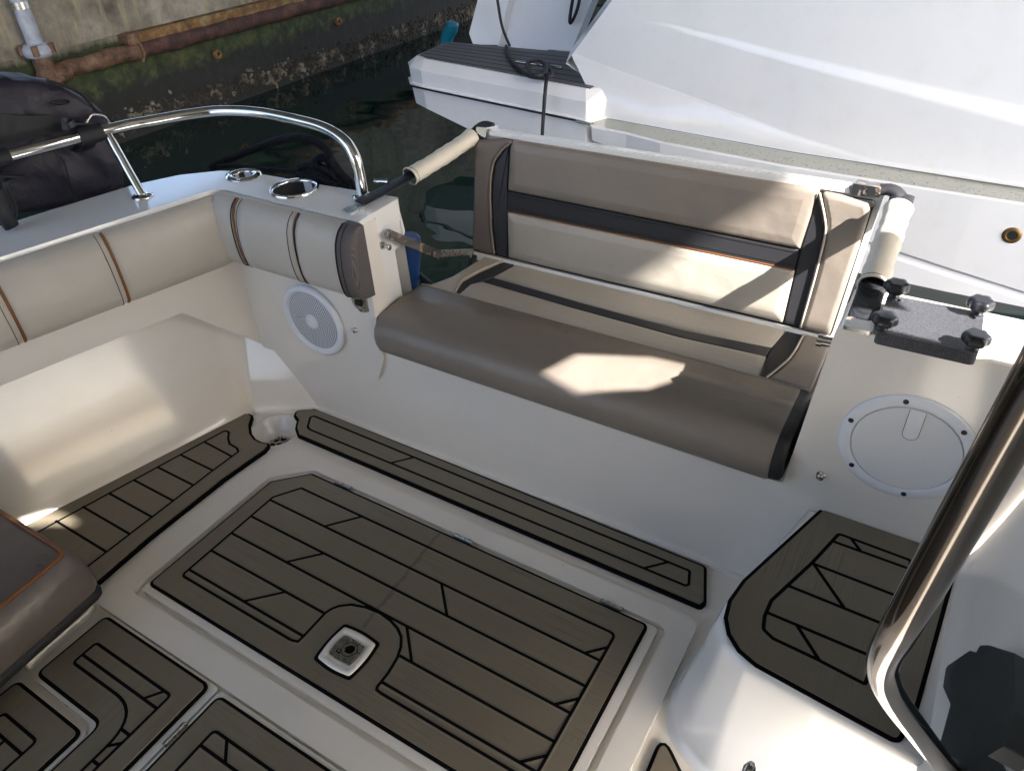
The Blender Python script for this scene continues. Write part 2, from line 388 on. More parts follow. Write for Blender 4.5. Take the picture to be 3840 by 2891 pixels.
def loft(mb, rings, mat=0, closed=True, caps=True, smooth=True, flip=False):
    n = len(rings[0]); vs = [p for r in rings for p in r]; fs = []
    for i in range(len(rings)-1):
        for k in range(n if closed else n-1):
            a, b_ = i*n+k, i*n+(k+1) % n
            f = (a, b_, b_+n, a+n); fs.append(f[::-1] if flip else f)
    mb.add(vs, fs, mat, smooth)
    if caps:
        mb.add(rings[0], [tuple(range(n)) if flip else tuple(range(n))[::-1]], mat, False)
        mb.add(rings[-1], [tuple(range(n))[::-1] if flip else tuple(range(n))], mat, False)
    return mb
def box(mb, x0, x1, y0, y1, z0, z1, mat=0):
    return slab(mb, [(x0, y0), (x1, y0), (x1, y1), (x0, y1)], WORLD, z0, z1, mat)
def circle(x, y, r, n=28): return [(x+r*math.cos(2*pi*k/n), y+r*math.sin(2*pi*k/n)) for k in range(n)]
def ribbon(mb, path, w, fr, h, closed=False, rims=True, black=1, brown=0):
    """caulking line: black line between two soft plank edges"""
    P = [V2(p) for p in path]; n = len(P); L = []
    for i in range(n):
        a = P[i-1] if (i or closed) else P[i]; b_ = P[(i+1) % n] if (i < n-1 or closed) else P[i]
        d1 = (P[i]-a); d2 = (b_-P[i])
        d1 = d1.normalized() if d1.length > 1e-9 else d2.normalized(); d2 = d2.normalized() if d2.length > 1e-9 else d1
        t = (d1+d2).normalized(); nn = Vector((-t.y, t.x)); k = 1/max(.5, t.dot(d1)); L.append((P[i], nn*k))
    def stripf(offs, mat, sm):
        vs = []
        for p, nn in L:
            for o, hh in offs: q = p+nn*o; vs.append(T(fr, q.x, q.y, h+hh))
        m_ = len(offs); fs = []
        for i in range(n if closed else n-1):
            for k in range(m_-1):
                a = i*m_+k; b_ = ((i+1) % n)*m_+k; fs.append((a+1, a, b_, b_+1))
        mb.add(vs, fs, mat, sm)
    if rims:
        stripf([(-w/2-.0045, .0001), (-w/2-.001, .0011), (-w/2+.0004, .0011)], brown, True)
        stripf([(w/2-.0004, .0011), (w/2+.001, .0011), (w/2+.0045, .0001)], brown, True)
    stripf([(-w/2, .0016), (w/2, .0016)], black, False)

def tag(o, label=None, cat=None, group=None, kind=None):
    if label: o['label'] = label
    if cat: o['category'] = cat
    if group: o['group'] = group
    if kind: o['kind'] = kind
    return o
def empty(name, loc, label=None, cat=None, group=None):
    o = bpy.data.objects.new(name, None); C.objects.link(o); o.location = loc; o.empty_display_size = .1
    return tag(o, label, cat, group)
def dup(o, parent, offs):
    c = o.copy(); C.objects.link(c); c.parent = parent; c.matrix_parent_inverse = o.matrix_parent_inverse.copy()
    c.location = o.location+Vector(offs); return c

# ================================================================== THE BOAT WE STAND IN
boat = empty('motor_boat', (-.7, 0, -.6), 'cream motor boat cockpit with brown foam teak floor, white coaming and chrome rails', 'motor boat')
def sx(y): return -1.80-.26*(1.3-y)
YF = -1.2
# --- hull
mb = MB()
plan = [(-2.10, YF), (.98, YF), (.98, 1.44), (-1.90, 1.38), (-2.02, 1.20), (-2.10, .9)]
lo = offset(plan, -.18)
loft(mb, [[Vector((p[0], p[1], -.75)) for p in lo], [Vector((p[0], p[1], -.3)) for p in offset(plan, -.05)], [Vector((p[0], p[1], -.10)) for p in plan]], smooth=False)
mb.build('hull', 'gelw', boat, .02)
mb = MB()   # outer topsides, port side and stern
outer = [(-1.28, 1.455), (-1.56, 1.435), (-1.80, 1.42), (-1.90, 1.39), (-1.99, 1.31), (-2.05, 1.20), (-2.11, .95), (-2.20, .55), (sx(YF)-.20, YF)]
r0 = [Vector((p[0], p[1], .70)) for p in outer]; r1 = [Vector((p[0]+.03, p[1]-.01, -.12)) for p in outer]
vs = r0+r1; n = len(r0); mb.add(vs, [(i, i+1, i+1+n, i+n) for i in range(n-1)], 0, True)
mb.build('topside', 'gelw', boat)
# --- sole with the bowl of the drain
dc = (-1.668, 1.150)
mb = MB(); ZS = -.022
slab(mb, [(-2.12, YF), (.95, YF), (.95, 1.32), (-1.86, 1.32), (-2.12, 1.2)], WORLD, ZS-.02, ZS, 0, [circle(dc[0], dc[1], .078, 36)])
lathe(mb, [(.088, ZS+.001), (.080, ZS+.0035), (.073, ZS-.002), (.064, ZS-.018), (.054, ZS-.036), (.046, ZS-.044), (.040, ZS-.046), (.037, ZS-.060)], WORLD, dc[0], dc[1], 40, 0, False)
o = mb.build('cockpit_sole', 'gel', boat); 
mb = MB(); lathe(mb, [(.040, ZS-.062), (.0, ZS-.062)], WORLD, dc[0], dc[1], 24, 1, False)
mb.add([], []); lathe(mb, [(.037, ZS-.060), (.037, ZS-.054), (.032, ZS-.053), (.032, ZS-.060)], WORLD, dc[0], dc[1], 24, 0, False)
lathe(mb, [(.014, ZS-.060), (.014, ZS-.054), (.010, ZS-.054), (.010, ZS-.060)], WORLD, dc[0], dc[1], 16, 0, False)
for k in range(6):
    a = k*pi/3+.2; tube(mb, [(dc[0]+.011*math.cos(a), dc[1]+.011*math.sin(a), ZS-.056), (dc[0]+.034*math.cos(a), dc[1]+.034*math.sin(a), ZS-.056)], .0022, 6, 0)
mb.build('drain_grate', ['steeld', 'dark'], boat)

# --- raised hatch surround and lids
HT = -.008
def S(pts, z): k = (CAMH-z)/CAMH; return [(p[0]*k, p[1]*k) for p in pts]
mb = MB()
fr_out = fillet([(-1.573, .430), (-.232, .430), (-.232, 1.117), (-1.558, 1.117), (-1.573, 1.10)], [.03, .03, .03, .02, .01])
lidhole = fillet([(-1.510, .498), (-.291, .498), (-.291, 1.062), (-1.412, 1.062), (-1.510, .972)], .024)
slab(mb, fr_out, WORLD, ZS, HT, 0, [lidhole]); mb.build('hatch_surround', 'gel', boat, .008, 4)
# main hatch lid
mb = MB(); lid = fillet([(-1.493, .514), (-.308, .514), (-.308, 1.050), (-1.408, 1.050), (-1.493, .966)], .018)
slab(mb, lid, WORLD, ZS+.002, HT+.001, 0); hatch = mb.build('hatch_lid', 'gel', boat, .006, 3)
def mat_part(name, parent, outline, z, lines, em='evax', w=.0072, fr=WORLD, base=.004, hb=.01, ow=.008):
    mb = MB(); slab(mb, offset(outline, ow), fr, z-hb, z-.0035, 1); slab(mb, outline, fr, z-.004, z, 0)
    for l in lines:
        cl = len(l) > 3 and V2(l[0]) == V2(l[-1])
        ribbon(mb, l[:-1] if cl else l, w, fr, z, cl)
    return mb.build(name, [em, 'black'], parent, 0)
outl = fillet([(-1.481, .540), (-.338, .540), (-.338, 1.037), (-1.400, 1.037), (-1.481, .957)], .008)
arc = [(-1.034, .593), (-1.0235, .598), (-1.022, .614), (-1.022, .691), (-1.016, .708), (-1.006, .722), (-.983, .740), (-.946, .7515), (-.905, .7560), (-.868, .751), (-.840, .742), (-.818, .728), (-.802, .706), (-.792, .680), (-.786, .64), (-.786, .602), (-.783, .595), (-.776, .593)]
ys = [.615, .688, .758, .829, .901]
inner_l = fillet([(-1.429, .593), (-1.034, .593)], 0)
L = [fillet([(-1.040, .593), (-1.429, .593), (-1.429, .913), (-1.383, .980), (-.387, .980), (-.387, .593), (-.770, .593)], [0, .012, .006, .006, .014, .01, 0])]
L.append([(-1.040, .593)]+arc[1:-1]+[(-.770, .593)])
L += [[(-1.429, .615), (-1.022, .615)], [(-1.429, .688), (-1.022, .688)], [(-1.429, .758), (-.387, .758)], [(-1.429, .829), (-.387, .829)], [(-1.429, .901), (-.387, .901)],
      [(-.786, .615), (-.387, .615)], [(-.791, .687), (-.387, .687)]]
L += [[(-1.224, .616), (-1.154, .687)], [(-1.221, .759), (-1.155, .828)], [(-1.219, .902), (-1.152, .980)], [(-.826, .901), (-.758, .829)], [(-.824, .757), (-.757, .688)],
      [(-.428, .616), (-.387, .655)], [(-.426, .759), (-.387, .797)], [(-.426, .902), (-.387, .941)]]
mat_part('floor_mat', hatch, outl, 0.0, L)
# latch
def sq(cx, cy, wx, wy, bul, r, n=8):
    out = []
    cs = [(-1, -1), (1, -1), (1, 1), (-1, 1)]
    for i in range(4):
        a, b_ = cs[i], cs[(i+1) % 4]
        for k in range(n):
            t = k/n; x = a[0]+(b_[0]-a[0])*t; y = a[1]+(b_[1]-a[1])*t; bb = bul*math.sin(pi*t)
            if a[1] == b_[1]: y += a[1]*bb
            else: x += a[0]*bb
            out.append((cx+x*wx, cy+y*wy))
    return fillet(out, [r if i % n == 0 else 0 for i in range(len(out))], 4)
mb = MB(); lc = (-.905, .636)
slab(mb, sq(lc[0], lc[1], .055, .054, .10, .02), WORLD, -.004, .0018, 1)
wo = sq(lc[0], lc[1], .048, .047, .10, .018); wi = sq(lc[0], lc[1], .036, .036, .08, .01)
vs = []
rings = [[T(WORLD, p[0], p[1], h) for p in q] for q, h in ((wo, .0015), (offset(wo, -.002), .0055), (offset(wi, .003), .0055), (wi, .0035), (offset(wi, -.003), .0022))]
loft(mb, rings, 0)
mb.build('latch_ring', ['gel', 'black'], hatch)
mb = MB(); pl_ = sq(lc[0], lc[1], .031, .027, .10, .003)
slab(mb, pl_, WORLD, .001, .0062, 0, [circle(lc[0]+.006, lc[1]+.005, .0115, 20)])
slab(mb, circle(lc[0]+.006, lc[1]+.005, .0122, 20), WORLD, .001, .0028, 1)
ribbon(mb, circle(lc[0]+.005, lc[1]+.004, .0185, 28), .0014, WORLD, .0055, True, False)
slab(mb, fillet([(lc[0]-.020, lc[1]-.016), (lc[0]-.008, lc[1]-.016), (lc[0]-.008, lc[1]-.006), (lc[0]-.020, lc[1]-.006)], .003), WORLD, .006, .0072, 1)
slab(mb, fillet([(lc[0]-.018, lc[1]-.014), (lc[0]-.010, lc[1]-.014), (lc[0]-.010, lc[1]-.008), (lc[0]-.018, lc[1]-.008)], .003), WORLD, .006, .0082, 0)
mb.build('latch', ['steeld', 'black'], hatch, .0005)
# hinges of the lid along its aft edge
def hinge(x0, y0, x1, y1, z, parent, w=.006):
    mb = MB(); a, b_ = Vector((x0, y0, z)), Vector((x1, y1, z)); d = (b_-a)
    for k in range(5):
        tube(mb, [a+d*(k/5+.01), a+d*((k+1)/5-.01)], w*.55, 8, 0)
    nn = Vector((-d.y, d.x, 0)).normalized()*w
    mb.add([a+nn*1.3+Vector((0, 0, -.002)), a-nn*1.3+Vector((0, 0, -.002)), b_-nn*1.3+Vector((0, 0, -.002)), b_+nn*1.3+Vector((0, 0, -.002))], [(0, 1, 2, 3)], 0)
    return mb.build('hinge', 'steeld', parent)
for q in (W('D', [(717, 1043), (757, 1056)], 2, 0), W('D', [(980, 1152), (1022, 1168)], 2, 0), W('D', [(1298, 1292), (1345, 1312)], 2, 0)):
    hinge(q[0].x, 1.0545, q[1].x, 1.0545, HT+.003, hatch)
# port mat
z = -.008
po = S(fillet([(-1.806, 1.150), (-1.776, 1.150), (-1.748, 1.112), (-1.712, 1.083), (-1.675, 1.068), (-1.645, 1.067), (-1.618, 1.074), (-1.612, 1.050), (-1.625, .9), (-1.625, .640), (-1.612, .44), (-1.62, -.3), (-2.15, -.3), (-1.97, .491)], [.012, .008, 0, 0, 0, 0, .006, .006, 0, 0, 0, 0, 0, 0]), z)
pin = S(fillet([(-1.79, 1.055), (-1.772, 1.055), (-1.750, 1.032), (-1.725, 1.016), (-1.690, 1.013), (-1.672, 1.004), (-1.675, .9), (-1.677, -.2), (-2.06, -.2), (-1.913, .492)], [.01, .006, 0, 0, .006, .006, 0, 0, 0, 0]), z)
L = [pin+[pin[0]]]
for k in range(12):
    y = .978-.0722*k; xl = -1.800-.243*(.985-y)
    L.append(S([(xl-.002, y+.006 if k == 0 else y), (-1.675, y)], z))
mat_part('floor_mat', boat, po, z, L, 'evay', hb=.014)
# aft strip mat
so = S(fillet([(-1.600, 1.277), (-1.655, 1.243), (-1.645, 1.226), (-1.618, 1.214), (-1.609, 1.200), (-1.592, 1.178), (-1.566, 1.160), (-.247, 1.157), (-.243, 1.170), (-.277, 1.268)], [.01, .008, 0, 0, 0, 0, .01, .006, .004, .01]), z)
si = S(fillet([(-1.585, 1.248), (-1.592, 1.238), (-1.564, 1.196), (-1.548, 1.190), (-.296, 1.190), (-.290, 1.197), (-.303, 1.238)], [.004, .004, .006, .006, .004, .004, .006]), z)
mat_part('floor_mat', boat, so, z, [si+[si[0]], S([(-1.45, 1.222), (-.297, 1.220)], z)[:0] or S([(-1.219, 1.191), (-1.173, 1.245)], z), S([(-.405, 1.191), (-.360, 1.238)], z)], 'evax', hb=.014)
# forward panels: L-shaped locker lid, hinged hatch, second lid
mb = MB()
lw = fillet([(-1.500, .226), (-1.500, .425), (-1.099, .425), (-1.099, -.4), (-1.262, -.4), (-1.262, .226)], [.02, .02, .012, 0, 0, .03])
slab(mb, lw, WORLD, ZS, HT, 0); pl1 = mb.build('locker_lid', 'gel', boat, .006, 3)
lo_ = fillet([(-1.491, .242), (-1.491, .411), (-1.126, .411), (-1.126, -.4), (-1.249, -.4), (-1.249, .242)], [.012, .012, .012, 0, 0, .03])
li_ = fillet([(-1.444, .296), (-1.444, .356), (-1.174, .356), (-1.174, -.39), (-1.196, -.39), (-1.196, .297)], [.01, .01, .01, 0, 0, .09], 10)
mat_part('floor_mat', pl1, lo_, 0.0, [li_+[li_[0]], [(-1.444, .320), (-1.174, .320)], [(-1.220, .322), (-1.195, .355)], [(-1.206, .251), (-1.174, .251)], [(-1.196, .212), (-1.174, .232)], [(-1.196, .178), (-1.174, .178)]], 'evay')
mb = MB()
rw = fillet([(-1.093, -.4), (-1.093, .423), (-.30, .423), (-.30, -.4)], [0, .014, .014, 0])
slab(mb, rw, WORLD, ZS, HT, 0); pl2 = mb.build('locker_lid', 'gel', boat, .006, 3)
rm = fillet([(-1.076, -.4), (-1.076, .405), (-.33, .405), (-.33, -.4)], [0, .012, .012, 0])
ri = fillet([(-1.025, -.39), (-1.025, .350), (-.38, .350), (-.38, -.39)], [0, .012, .012, 0])
mat_part('floor_mat', pl2, rm, 0.0, [ri+[ri[0]], [(-1.024, .313), (-.38, .313)], [(-1.024, .24), (-.38, .24)], [(-.95, .314), (-.985, .349)]], 'evax')
hinge(-1.0965, .332, -1.0965, .274, HT+.004, pl2, .006)
mb = MB()
sw = fillet([(-1.90, -.4), (-1.90, .212), (-1.265, .212), (-1.257, -.4)], [0, .02, .02, 0])
slab(mb, sw, WORLD, ZS, HT, 0); pl3 = mb.build('locker_lid', 'gel', boat, .006, 3)
sm = fillet([(-1.512, -.4), (-1.512, .198), (-1.281, .198), (-1.281, -.4)], [0, .012, .012, 0])
s2 = fillet([(-1.464, -.39), (-1.464, .143), (-1.338, .143), (-1.338, -.39)], [0, .012, .012, 0])
mat_part('floor_mat', pl3, sm, 0.0, [s2+[s2[0]], [(-1.464, .110), (-1.338, .110)], [(-1.40, .110), (-1.40, -.3)]], 'evay')
mb = MB()
slab(mb, fillet([(-1.95, .235), (-1.535, .235), (-1.545, .40), (-1.56, .425), (-1.97, .425)], .012), WORLD, ZS, .002, 0)
mb.build('locker_rim', 'gel', boat, .008, 3)
# starboard fore mat seen at the bottom edge
mb = MB(); q = [(p.x, p.y) for p in W('D', [(1432, 1596), (1404, 1665), (1392, 1740), (1520, 1740), (1465, 1665)], 2, z)]
mat_part('floor_mat', boat, fillet(q, [.012, 0, 0, 0, 0]), z, [], 'evay', hb=.014)

# --- port side: recess wall, lining panel, coaming
mb = MB()
ysl = [YF, 0, .3, .6, .9, 1.09, 1.18]
rings = []
for y in ysl:
    x = sx(y)+.032; yy = y
    rings.append([Vector(p) for p in ((x+.03, yy, ZS), (x+.008, yy, ZS+.004), (x-.006, yy, ZS+.016), (x-.022, yy, ZS+.05), (x-.055, yy, .12), (x-.095, yy, .25), (x-.115, yy, .41))])
def sec(x, y, s=1): return None
a0 = Vector((-1.83, 1.18, 0)); a1 = Vector((-1.60, 1.312, 0))
for t in (.03, .10, .35, .65, 1.0, 1.15):
    p = a0.lerp(a1, t); row = []
    for zz, o_ in ((ZS, -.022), (ZS+.004, -.008), (ZS+.016, 0), (ZS+.05, .012), (.10, .040), (.17, .072), (.28, .12)):
        row.append(Vector((p.x-.5*o_, p.y+.87*o_, zz)))
    rings.append(row)
loft(mb, rings, 0, False, False, True, True)
mb.build('recess_wall', 'gel', boat)
mb = MB()
fr = frame((sx(0), 0, 0), (.26, 1, 0), (0, 0, 1), (1, -.26, 0))
k_ = math.sqrt(1+.26**2)
slab(mb, fillet([(YF*k_, .405), (1.09*k_, .405), (1.305*k_, .175), (1.32*k_, .71), (YF*k_, .71)], [0, .02, .01, 0, 0]), fr, -.11, 0, 0)
mb.build('side_lining', 'gel', boat, .007, 3)
mb = MB()
ctop = fillet([(-1.275, 1.292), (sx(1.292)+.004, 1.292), (sx(YF), YF), (sx(YF)-.20, YF), (-2.20, .55), (-2.11, .95), (-2.05, 1.20), (-1.99, 1.31), (-1.90, 1.39), (-1.80, 1.42), (-1.56, 1.435), (-1.275, 1.460)], [.012, .05, 0, 0, 0, 0, .05, .05, .05, .03, 0, .012])
cup = (-1.585, 1.378); rod = (-1.806, 1.392)
slab(mb, ctop, WORLD, .665, .725, 0, [circle(cup[0], cup[1], .058, 32), circle(rod[0], rod[1], .030, 24)])
o = mb.build('coaming', 'gelw', boat, .014, 4)
mb = MB()
lathe(mb, [(.0, .600), (.050, .600), (.0565, .615), (.0575, .724)], WORLD, cup[0], cup[1], 40, 1, False)
lathe(mb, [(.0575, .724), (.0575, .727), (.060, .7315), (.066, .7325), (.0685, .730), (.069, .7255)], WORLD, cup[0], cup[1], 40, 0, False)
mb.build('cup_holder', ['steel', 'dkmetal'], boat)
mb = MB()
rf = frame((rod[0], rod[1], .726), (1, 0, 0), (0, 1, 0))
for sc in (1,):
    vs = []
lathe(mb, [(.0, -.09), (.026, -.09), (.027, -.001)], rf, 0, 0, 36, 1, False)
prof = [(.027, -.001), (.029, .004), (.036, .0055), (.048, .003), (.050, -.001)]
lathe(mb, prof, rf, 0, 0, 36, 0, False)
for a in (3.6, 5.2, .9): lathe(mb, [(.0055, .0035), (.0055, .0065), (.002, .007)], rf, .041*math.cos(a), .041*math.sin(a), 12, 0)
mb.v = [(rod[0]+(v[0]-rod[0])*1.12, v[1], v[2]) for v in mb.v]
mb.build('rod_holder', ['steel', 'dkmetal'], boat)
# --- transom: corner pillar block, middle wall, starboard block
mb = MB()
fr = frame((-1.283, 0, 0), (0, 1, 0), (0, 0, 1), (1, 0, 0))
slab(mb, fillet([(1.294, .345), (1.294, .722), (1.456, .722), (1.472, .62), (1.447, .588), (1.418, .586), (1.425, .345)], [.0, .012, .012, .01, .01, 0, 0]), fr, -.20, 0, 0)
mb.build('corner_pillar', 'gelw', boat, .012, 3)
mb = MB()
slab(mb, fillet([(-1.86, .178), (-1.31, .205), (-1.272, .30), (-1.272, .712), (-1.86, .712)], [0, .06, .04, 0, 0]), FXZ(1.300), -.05, .012, 0)
mb.build('transom_panel', 'gel', boat, .008, 3)
mb = MB()
slab(mb, fillet([(-1.9, -.1), (.95, -.1), (.95, .74), (-.118, .74), (-.146, .325), (-1.285, .335), (-1.285, .40), (-1.9, .40)], [0, 0, 0, .02, .0, 0, 0, 0]), FXZ(1.300), -.175, .0, 0)
slab(mb, [(-2.0, ZS-.01), (.95, ZS-.01), (.95, ZS+.012), (-2.0, ZS+.012)], FXZ(1.300), -.05, .012, 0)
mb.build('transom', 'gel', boat, .018, 4)
# starboard side wall and coaming
mb = MB()
rings = []
for y in (-.6, 0, .4, .8, 1.0, 1.2, 1.29):
    rings.append([Vector(p) for p in ((.205, y, .270), (.214, y, .286), (.224, y, .300), (.236, y, .34), (.252, y, .42), (.275, y, .56), (.30, y, .70), (.312, y, .728), (.34, y, .738), (.95, y, .742))])
loft(mb, rings, 0, False, False, True, False); mb.build('starboard_side', 'gel', boat)
# step box
mb = MB()
top = fillet([(-.082, 1.300), (-.160, .975), (-.163, .92), (-.135, .872), (-.083, .846), (.0, .838), (.23, .815), (.23, 1.30)], [0, .05, .03, .03, .03, .02, 0, 0], 5)
rings = []
for d, zz in ((.075, ZS), (.060, ZS+.006), (.052, ZS+.02), (.012, .20), (.004, .255), (.000, .270), (-.004, .279), (-.012, .2835)):
    q = offset(top, d); rings.append([Vector((max(-1, p[0]), min(p[1], 1.302), zz)) for p in q])
if area(top) < 0: rings = [r[::-1] for r in rings]
loft(mb, rings, 0); mb.build('step_box', 'gelw', boat)
z = .285
so2 = fillet([(-.051, 1.299), (.150, 1.297), (.205, 1.25), (.183, .90), (.168, .839), (-.068, .864), (-.101, .877), (-.127, .901), (-.143, .932), (-.148, .971), (-.139, 1.03)], [.01, 0, .01, 0, .01, .01, 0, 0, 0, .01, .03])
si2 = fillet([(-.008, 1.243), (.131, 1.239), (.134, 1.21), (.105, .912), (.02, .921), (-.057, .925), (-.078, .936), (-.084, .965), (-.083, 1.007), (-.037, 1.140)], [.008, .006, .0, .004, 0, .01, .01, .01, .01, 0])
mat_part('step_mat', boat, so2, z+.004, [si2+[si2[0]], [(-.013, 1.216), (.131, 1.215)], [(-.038, 1.137), (.125, 1.134)], [(-.066, 1.058), (.117, 1.055)], [(-.083, .976), (.111, .974)],
         [(.017, 1.241), (.040, 1.216)], [(-.034, 1.136), (.040, 1.058)], [(-.027, .975), (.026, .921)]], 'evay')

# --- speaker
mb = MB(); f = FXZ(1.300)
f = frame((0, 1.288, 0), (1, 0, 0), (0, 0, 1), (0, -1, 0))
lathe(mb, [(.113, .0), (.1165, .006), (.115, .013), (.108, .018), (.100, .0175), (.0945, .012), (.094, .009)], f, SPC[0], SPC[1], 64, 0, False)
spk = mb.build('speaker', 'plastic', boat)
mb = MB(); lathe(mb, [(.095, .010), (.06, .0135), (.0245, .015)], f, SPC[0], SPC[1], 64, 0)
mb.build('speaker_grille', 'grille', spk)
mb = MB(); lathe(mb, [(.024, .0145), (.0235, .018), (.012, .020), (.001, .0205)], f, SPC[0], SPC[1], 32, 0)
mb.build('speaker_cap', 'plastic', spk)
# --- inspection hatch
f = FXZ(1.300); hc = (.056, .513)
mb = MB(); lathe(mb, [(.123, -.001), (.1225, .003), (.119, .0055), (.101, .0065), (.0990, .006), (.0985, .002)], f, hc[0], hc[1], 72, 0, False)
insp = mb.build('inspection_hatch', 'plastic', boat)
mb = MB(); lathe(mb, [(.0972, .001), (.0968, .0052), (.0955, .006)], f, hc[0], hc[1], 72, 0); mb.build('round_lid', 'diamond', insp)
mb = MB(); hp = [(hc[0]-.014, hc[1]+.0945), (hc[0]-.014, hc[1]+.040)]+[(hc[0]-.014*math.cos(a), hc[1]+.040-.014*math.sin(a)) for a in [pi*k/10 for k in range(1, 10)]]+[(hc[0]+.014, hc[1]+.040), (hc[0]+.014, hc[1]+.0945)]
slab(mb, hp, f, .004, .0068, 0); ribbon(mb, hp, .0009, f, .0058, False, False)
mb.build('finger_tab', ['plastic', 'seam'], insp)
sc0 = None
for k in range(6):
    a = math.radians(103-60*k); px, pz = hc[0]+.1105*math.cos(a), hc[1]+.1105*math.sin(a)
    if sc0 is None:
        mb = MB(); lathe(mb, [(.0052, .004), (.0052, .0072), (.0042, .0082)], f, px, pz, 14, 0)
        slab(mb, [(px-.0032, pz-.0009), (px+.0032, pz-.0009), (px+.0032, pz+.0009), (px-.0032, pz+.0009)], f, .0083, .0087, 1)
        sc0 = mb.build('screw', ['blackpl', 'dark'], insp); p0 = (px, pz)
    else: dup(sc0, insp, (px-p0[0], 0, pz-p0[1]))
# small deck studs and latch plates
def stud(x, y, z_, nrm, r=.007, h=.009, name='press_stud'):
    Nn = Vector(nrm).normalized(); U = Nn.orthogonal().normalized()
    fr = (Vector((x, y, z_)), U, Nn.cross(U), Nn); mb = MB()
    lathe(mb, [(r*1.2, 0), (r*1.2, h*.25), (r*.8, h*.35), (r*.75, h*.8), (r*.95, h), (r*.35, h)], fr, 0, 0, 20, 0)
    return mb.build(name, 'steel', boat)
q = W('D', [(768, 712)], 1, 1.288)[0]; stud(q.x, 1.288, q.z, (0, -1, 0))
q = W('6', [(915, 1497)], 1, 1.298)[0]; stud(q.x, 1.300, q.z, (0, -1, 0), .008, .012)
q = W('B1', [(285, 1040)], 0, -1.283)[0]; stud(-1.283, q.y, q.z, (1, 0, 0), .009, .030, 'locking_pin')
q = W('6', [(935, 745)], 1, 1.40)[0]
mb = MB(); tube(mb, [(-.118, 1.43, .625), (-.152, 1.43, .622)], .011, 14, 0); tube(mb, [(-.150, 1.43, .622), (-.160, 1.43, .622)], .0135, 14, 0); mb.build('locking_pin', 'steel', boat)
mb = MB(); slab(mb, fillet([(-1.347, .470), (-1.350, .495), (-1.325, .512), (-1.292, .510), (-1.292, .455), (-1.325, .448)], .006), FXZ(1.288), -.002, .004, 0)
for a, b_ in ((-1.325, .500), (-1.322, .460)): lathe(mb, [(.005, .003), (.005, .006), (.002, .0065)], FXZ(1.288), a, b_, 12, 0)
slab(mb, fillet([(-1.332, .472), (-1.308, .472), (-1.308, .488), (-1.332, .488)], .003), FXZ(1.288), .004, .010, 1)
mb.build('latch_plate', ['steeld', 'dark'], boat, .001)
# strap brackets
mb = MB(); q = [(p.x, p.y) for p in W('R1', [(1610, 1070), (1700, 1110), (1850, 1045), (1750, 1015)], 2, .728)]
slab(mb, fillet(q, .004), WORLD, .724, .730, 0)
cx = sum(p[0] for p in q)/4; cy = sum(p[1] for p in q)/4
for d in (-.011, .013): lathe(mb, [(.0045, .7295), (.004, .732), (.001, .7325)], WORLD, cx+d, cy+d*.4-.002, 12, 0)
mb.build('strap_bracket', 'steeld', boat, .001)
mb = MB(); slab(mb, fillet([(-.107, 1.294), (-.057, 1.294), (-.059, 1.340), (-.108, 1.332)], .006), WORLD, .740, .748, 0)
mb.build('strap_bracket', 'rust', boat, .0015)

# --- port bolsters (snap-on backrests)
def bolster(name, label, p0, p1, z0, z1, prot, cuts, ends=(True, True)):
    """p0->p1 along wall (2D), protruding to the right-hand normal"""
    A = V2(p0); B = V2(p1); Lh = (B-A).length; u = (B-A)/Lh; nn = Vector((u.y, -u.x))
    h = z1-z0
    prof = [(0, z0), (prot*.45, z0+.004), (prot*.80, z0+h*.08), (prot*.95, z0+h*.22), (prot, z0+h*.42), (prot*.97, z0+h*.62), (prot*.86, z0+h*.80), (prot*.62, z0+h*.93), (prot*.3, z1), (0, z1)]
    st = set([0.0, Lh]); k = .03
    for i in range(int(Lh/.03)+1): st.add(min(Lh, i*.03))
    for c in cuts:
        for d in (-.020, -.012, -.006, 0, .006, .012, .020):
            if 0 < c+d < Lh: st.add(c+d)
    for e in (.004, .010, .018, .028): st.add(e); st.add(Lh-e)
    st = sorted(st); rings = []
    def fac(s):
        f = 1.0
        for c in cuts:
            d = abs(s-c)
            if d < .02: f = min(f, .82+.18*math.sqrt(d/.02))
            elif d < .1: f = min(f, 1.0)
        for e, on in ((s, ends[0]), (Lh-s, ends[1])):
            if on and e < .028: f = min(f, .55+.45*math.sqrt(max(0, 1-(1-e/.028)**2)))
        return f
    zc = (z0+z1)/2
    def pt(s, a, b_):
        f = fac(s); q = A+u*s+nn*(a*f); return Vector((q.x, q.y, zc+(b_-zc)*(.9+.1*f)))
    for s in st: rings.append([pt(s, a, b_) for a, b_ in prof])
    mb = MB(); loft(mb, rings, 0, True, True, True, True)
    return mb, prof, pt, st
def line_on(pt, prof, s, off=0): return smoothpath([pt(s, a+off, b_) for a, b_ in prof[1:-1]], 3)
bw = empty('bolster_cushion', (-1.5, 1.29, .51), 'short cream bolster cushion on the transom with two brown pipings and a grey mesh end', 'cushion', 'cream bolsters round the cockpit corner')
A_, B_ = (-1.795, 1.289), (-1.292, 1.289)
mb, prof, pt, st = bolster('b', '', A_, B_, .512, .722, .066, [.100, .330])
mb.build('cushion_body', 'cream', bw)
for s, so_ in ((.100, .018), (.330, -.018)):
    mb = MB(); tube(mb, line_on(pt, prof, s, .003), .0040, 8, 0); tube(mb, line_on(pt, prof, s+(.006 if so_ < 0 else -.006), .0035), .0018, 6, 1)
    tube(mb, line_on(pt, prof, s+so_, .0008), .0009, 5, 1); mb.build('piping', ['brownp', 'seam'], bw)
mb = MB()
def pe(s, f, a, b_): return Vector((-1.795+s, 1.289-a*f, .617+(b_-.617)*(.88+.12*f)))
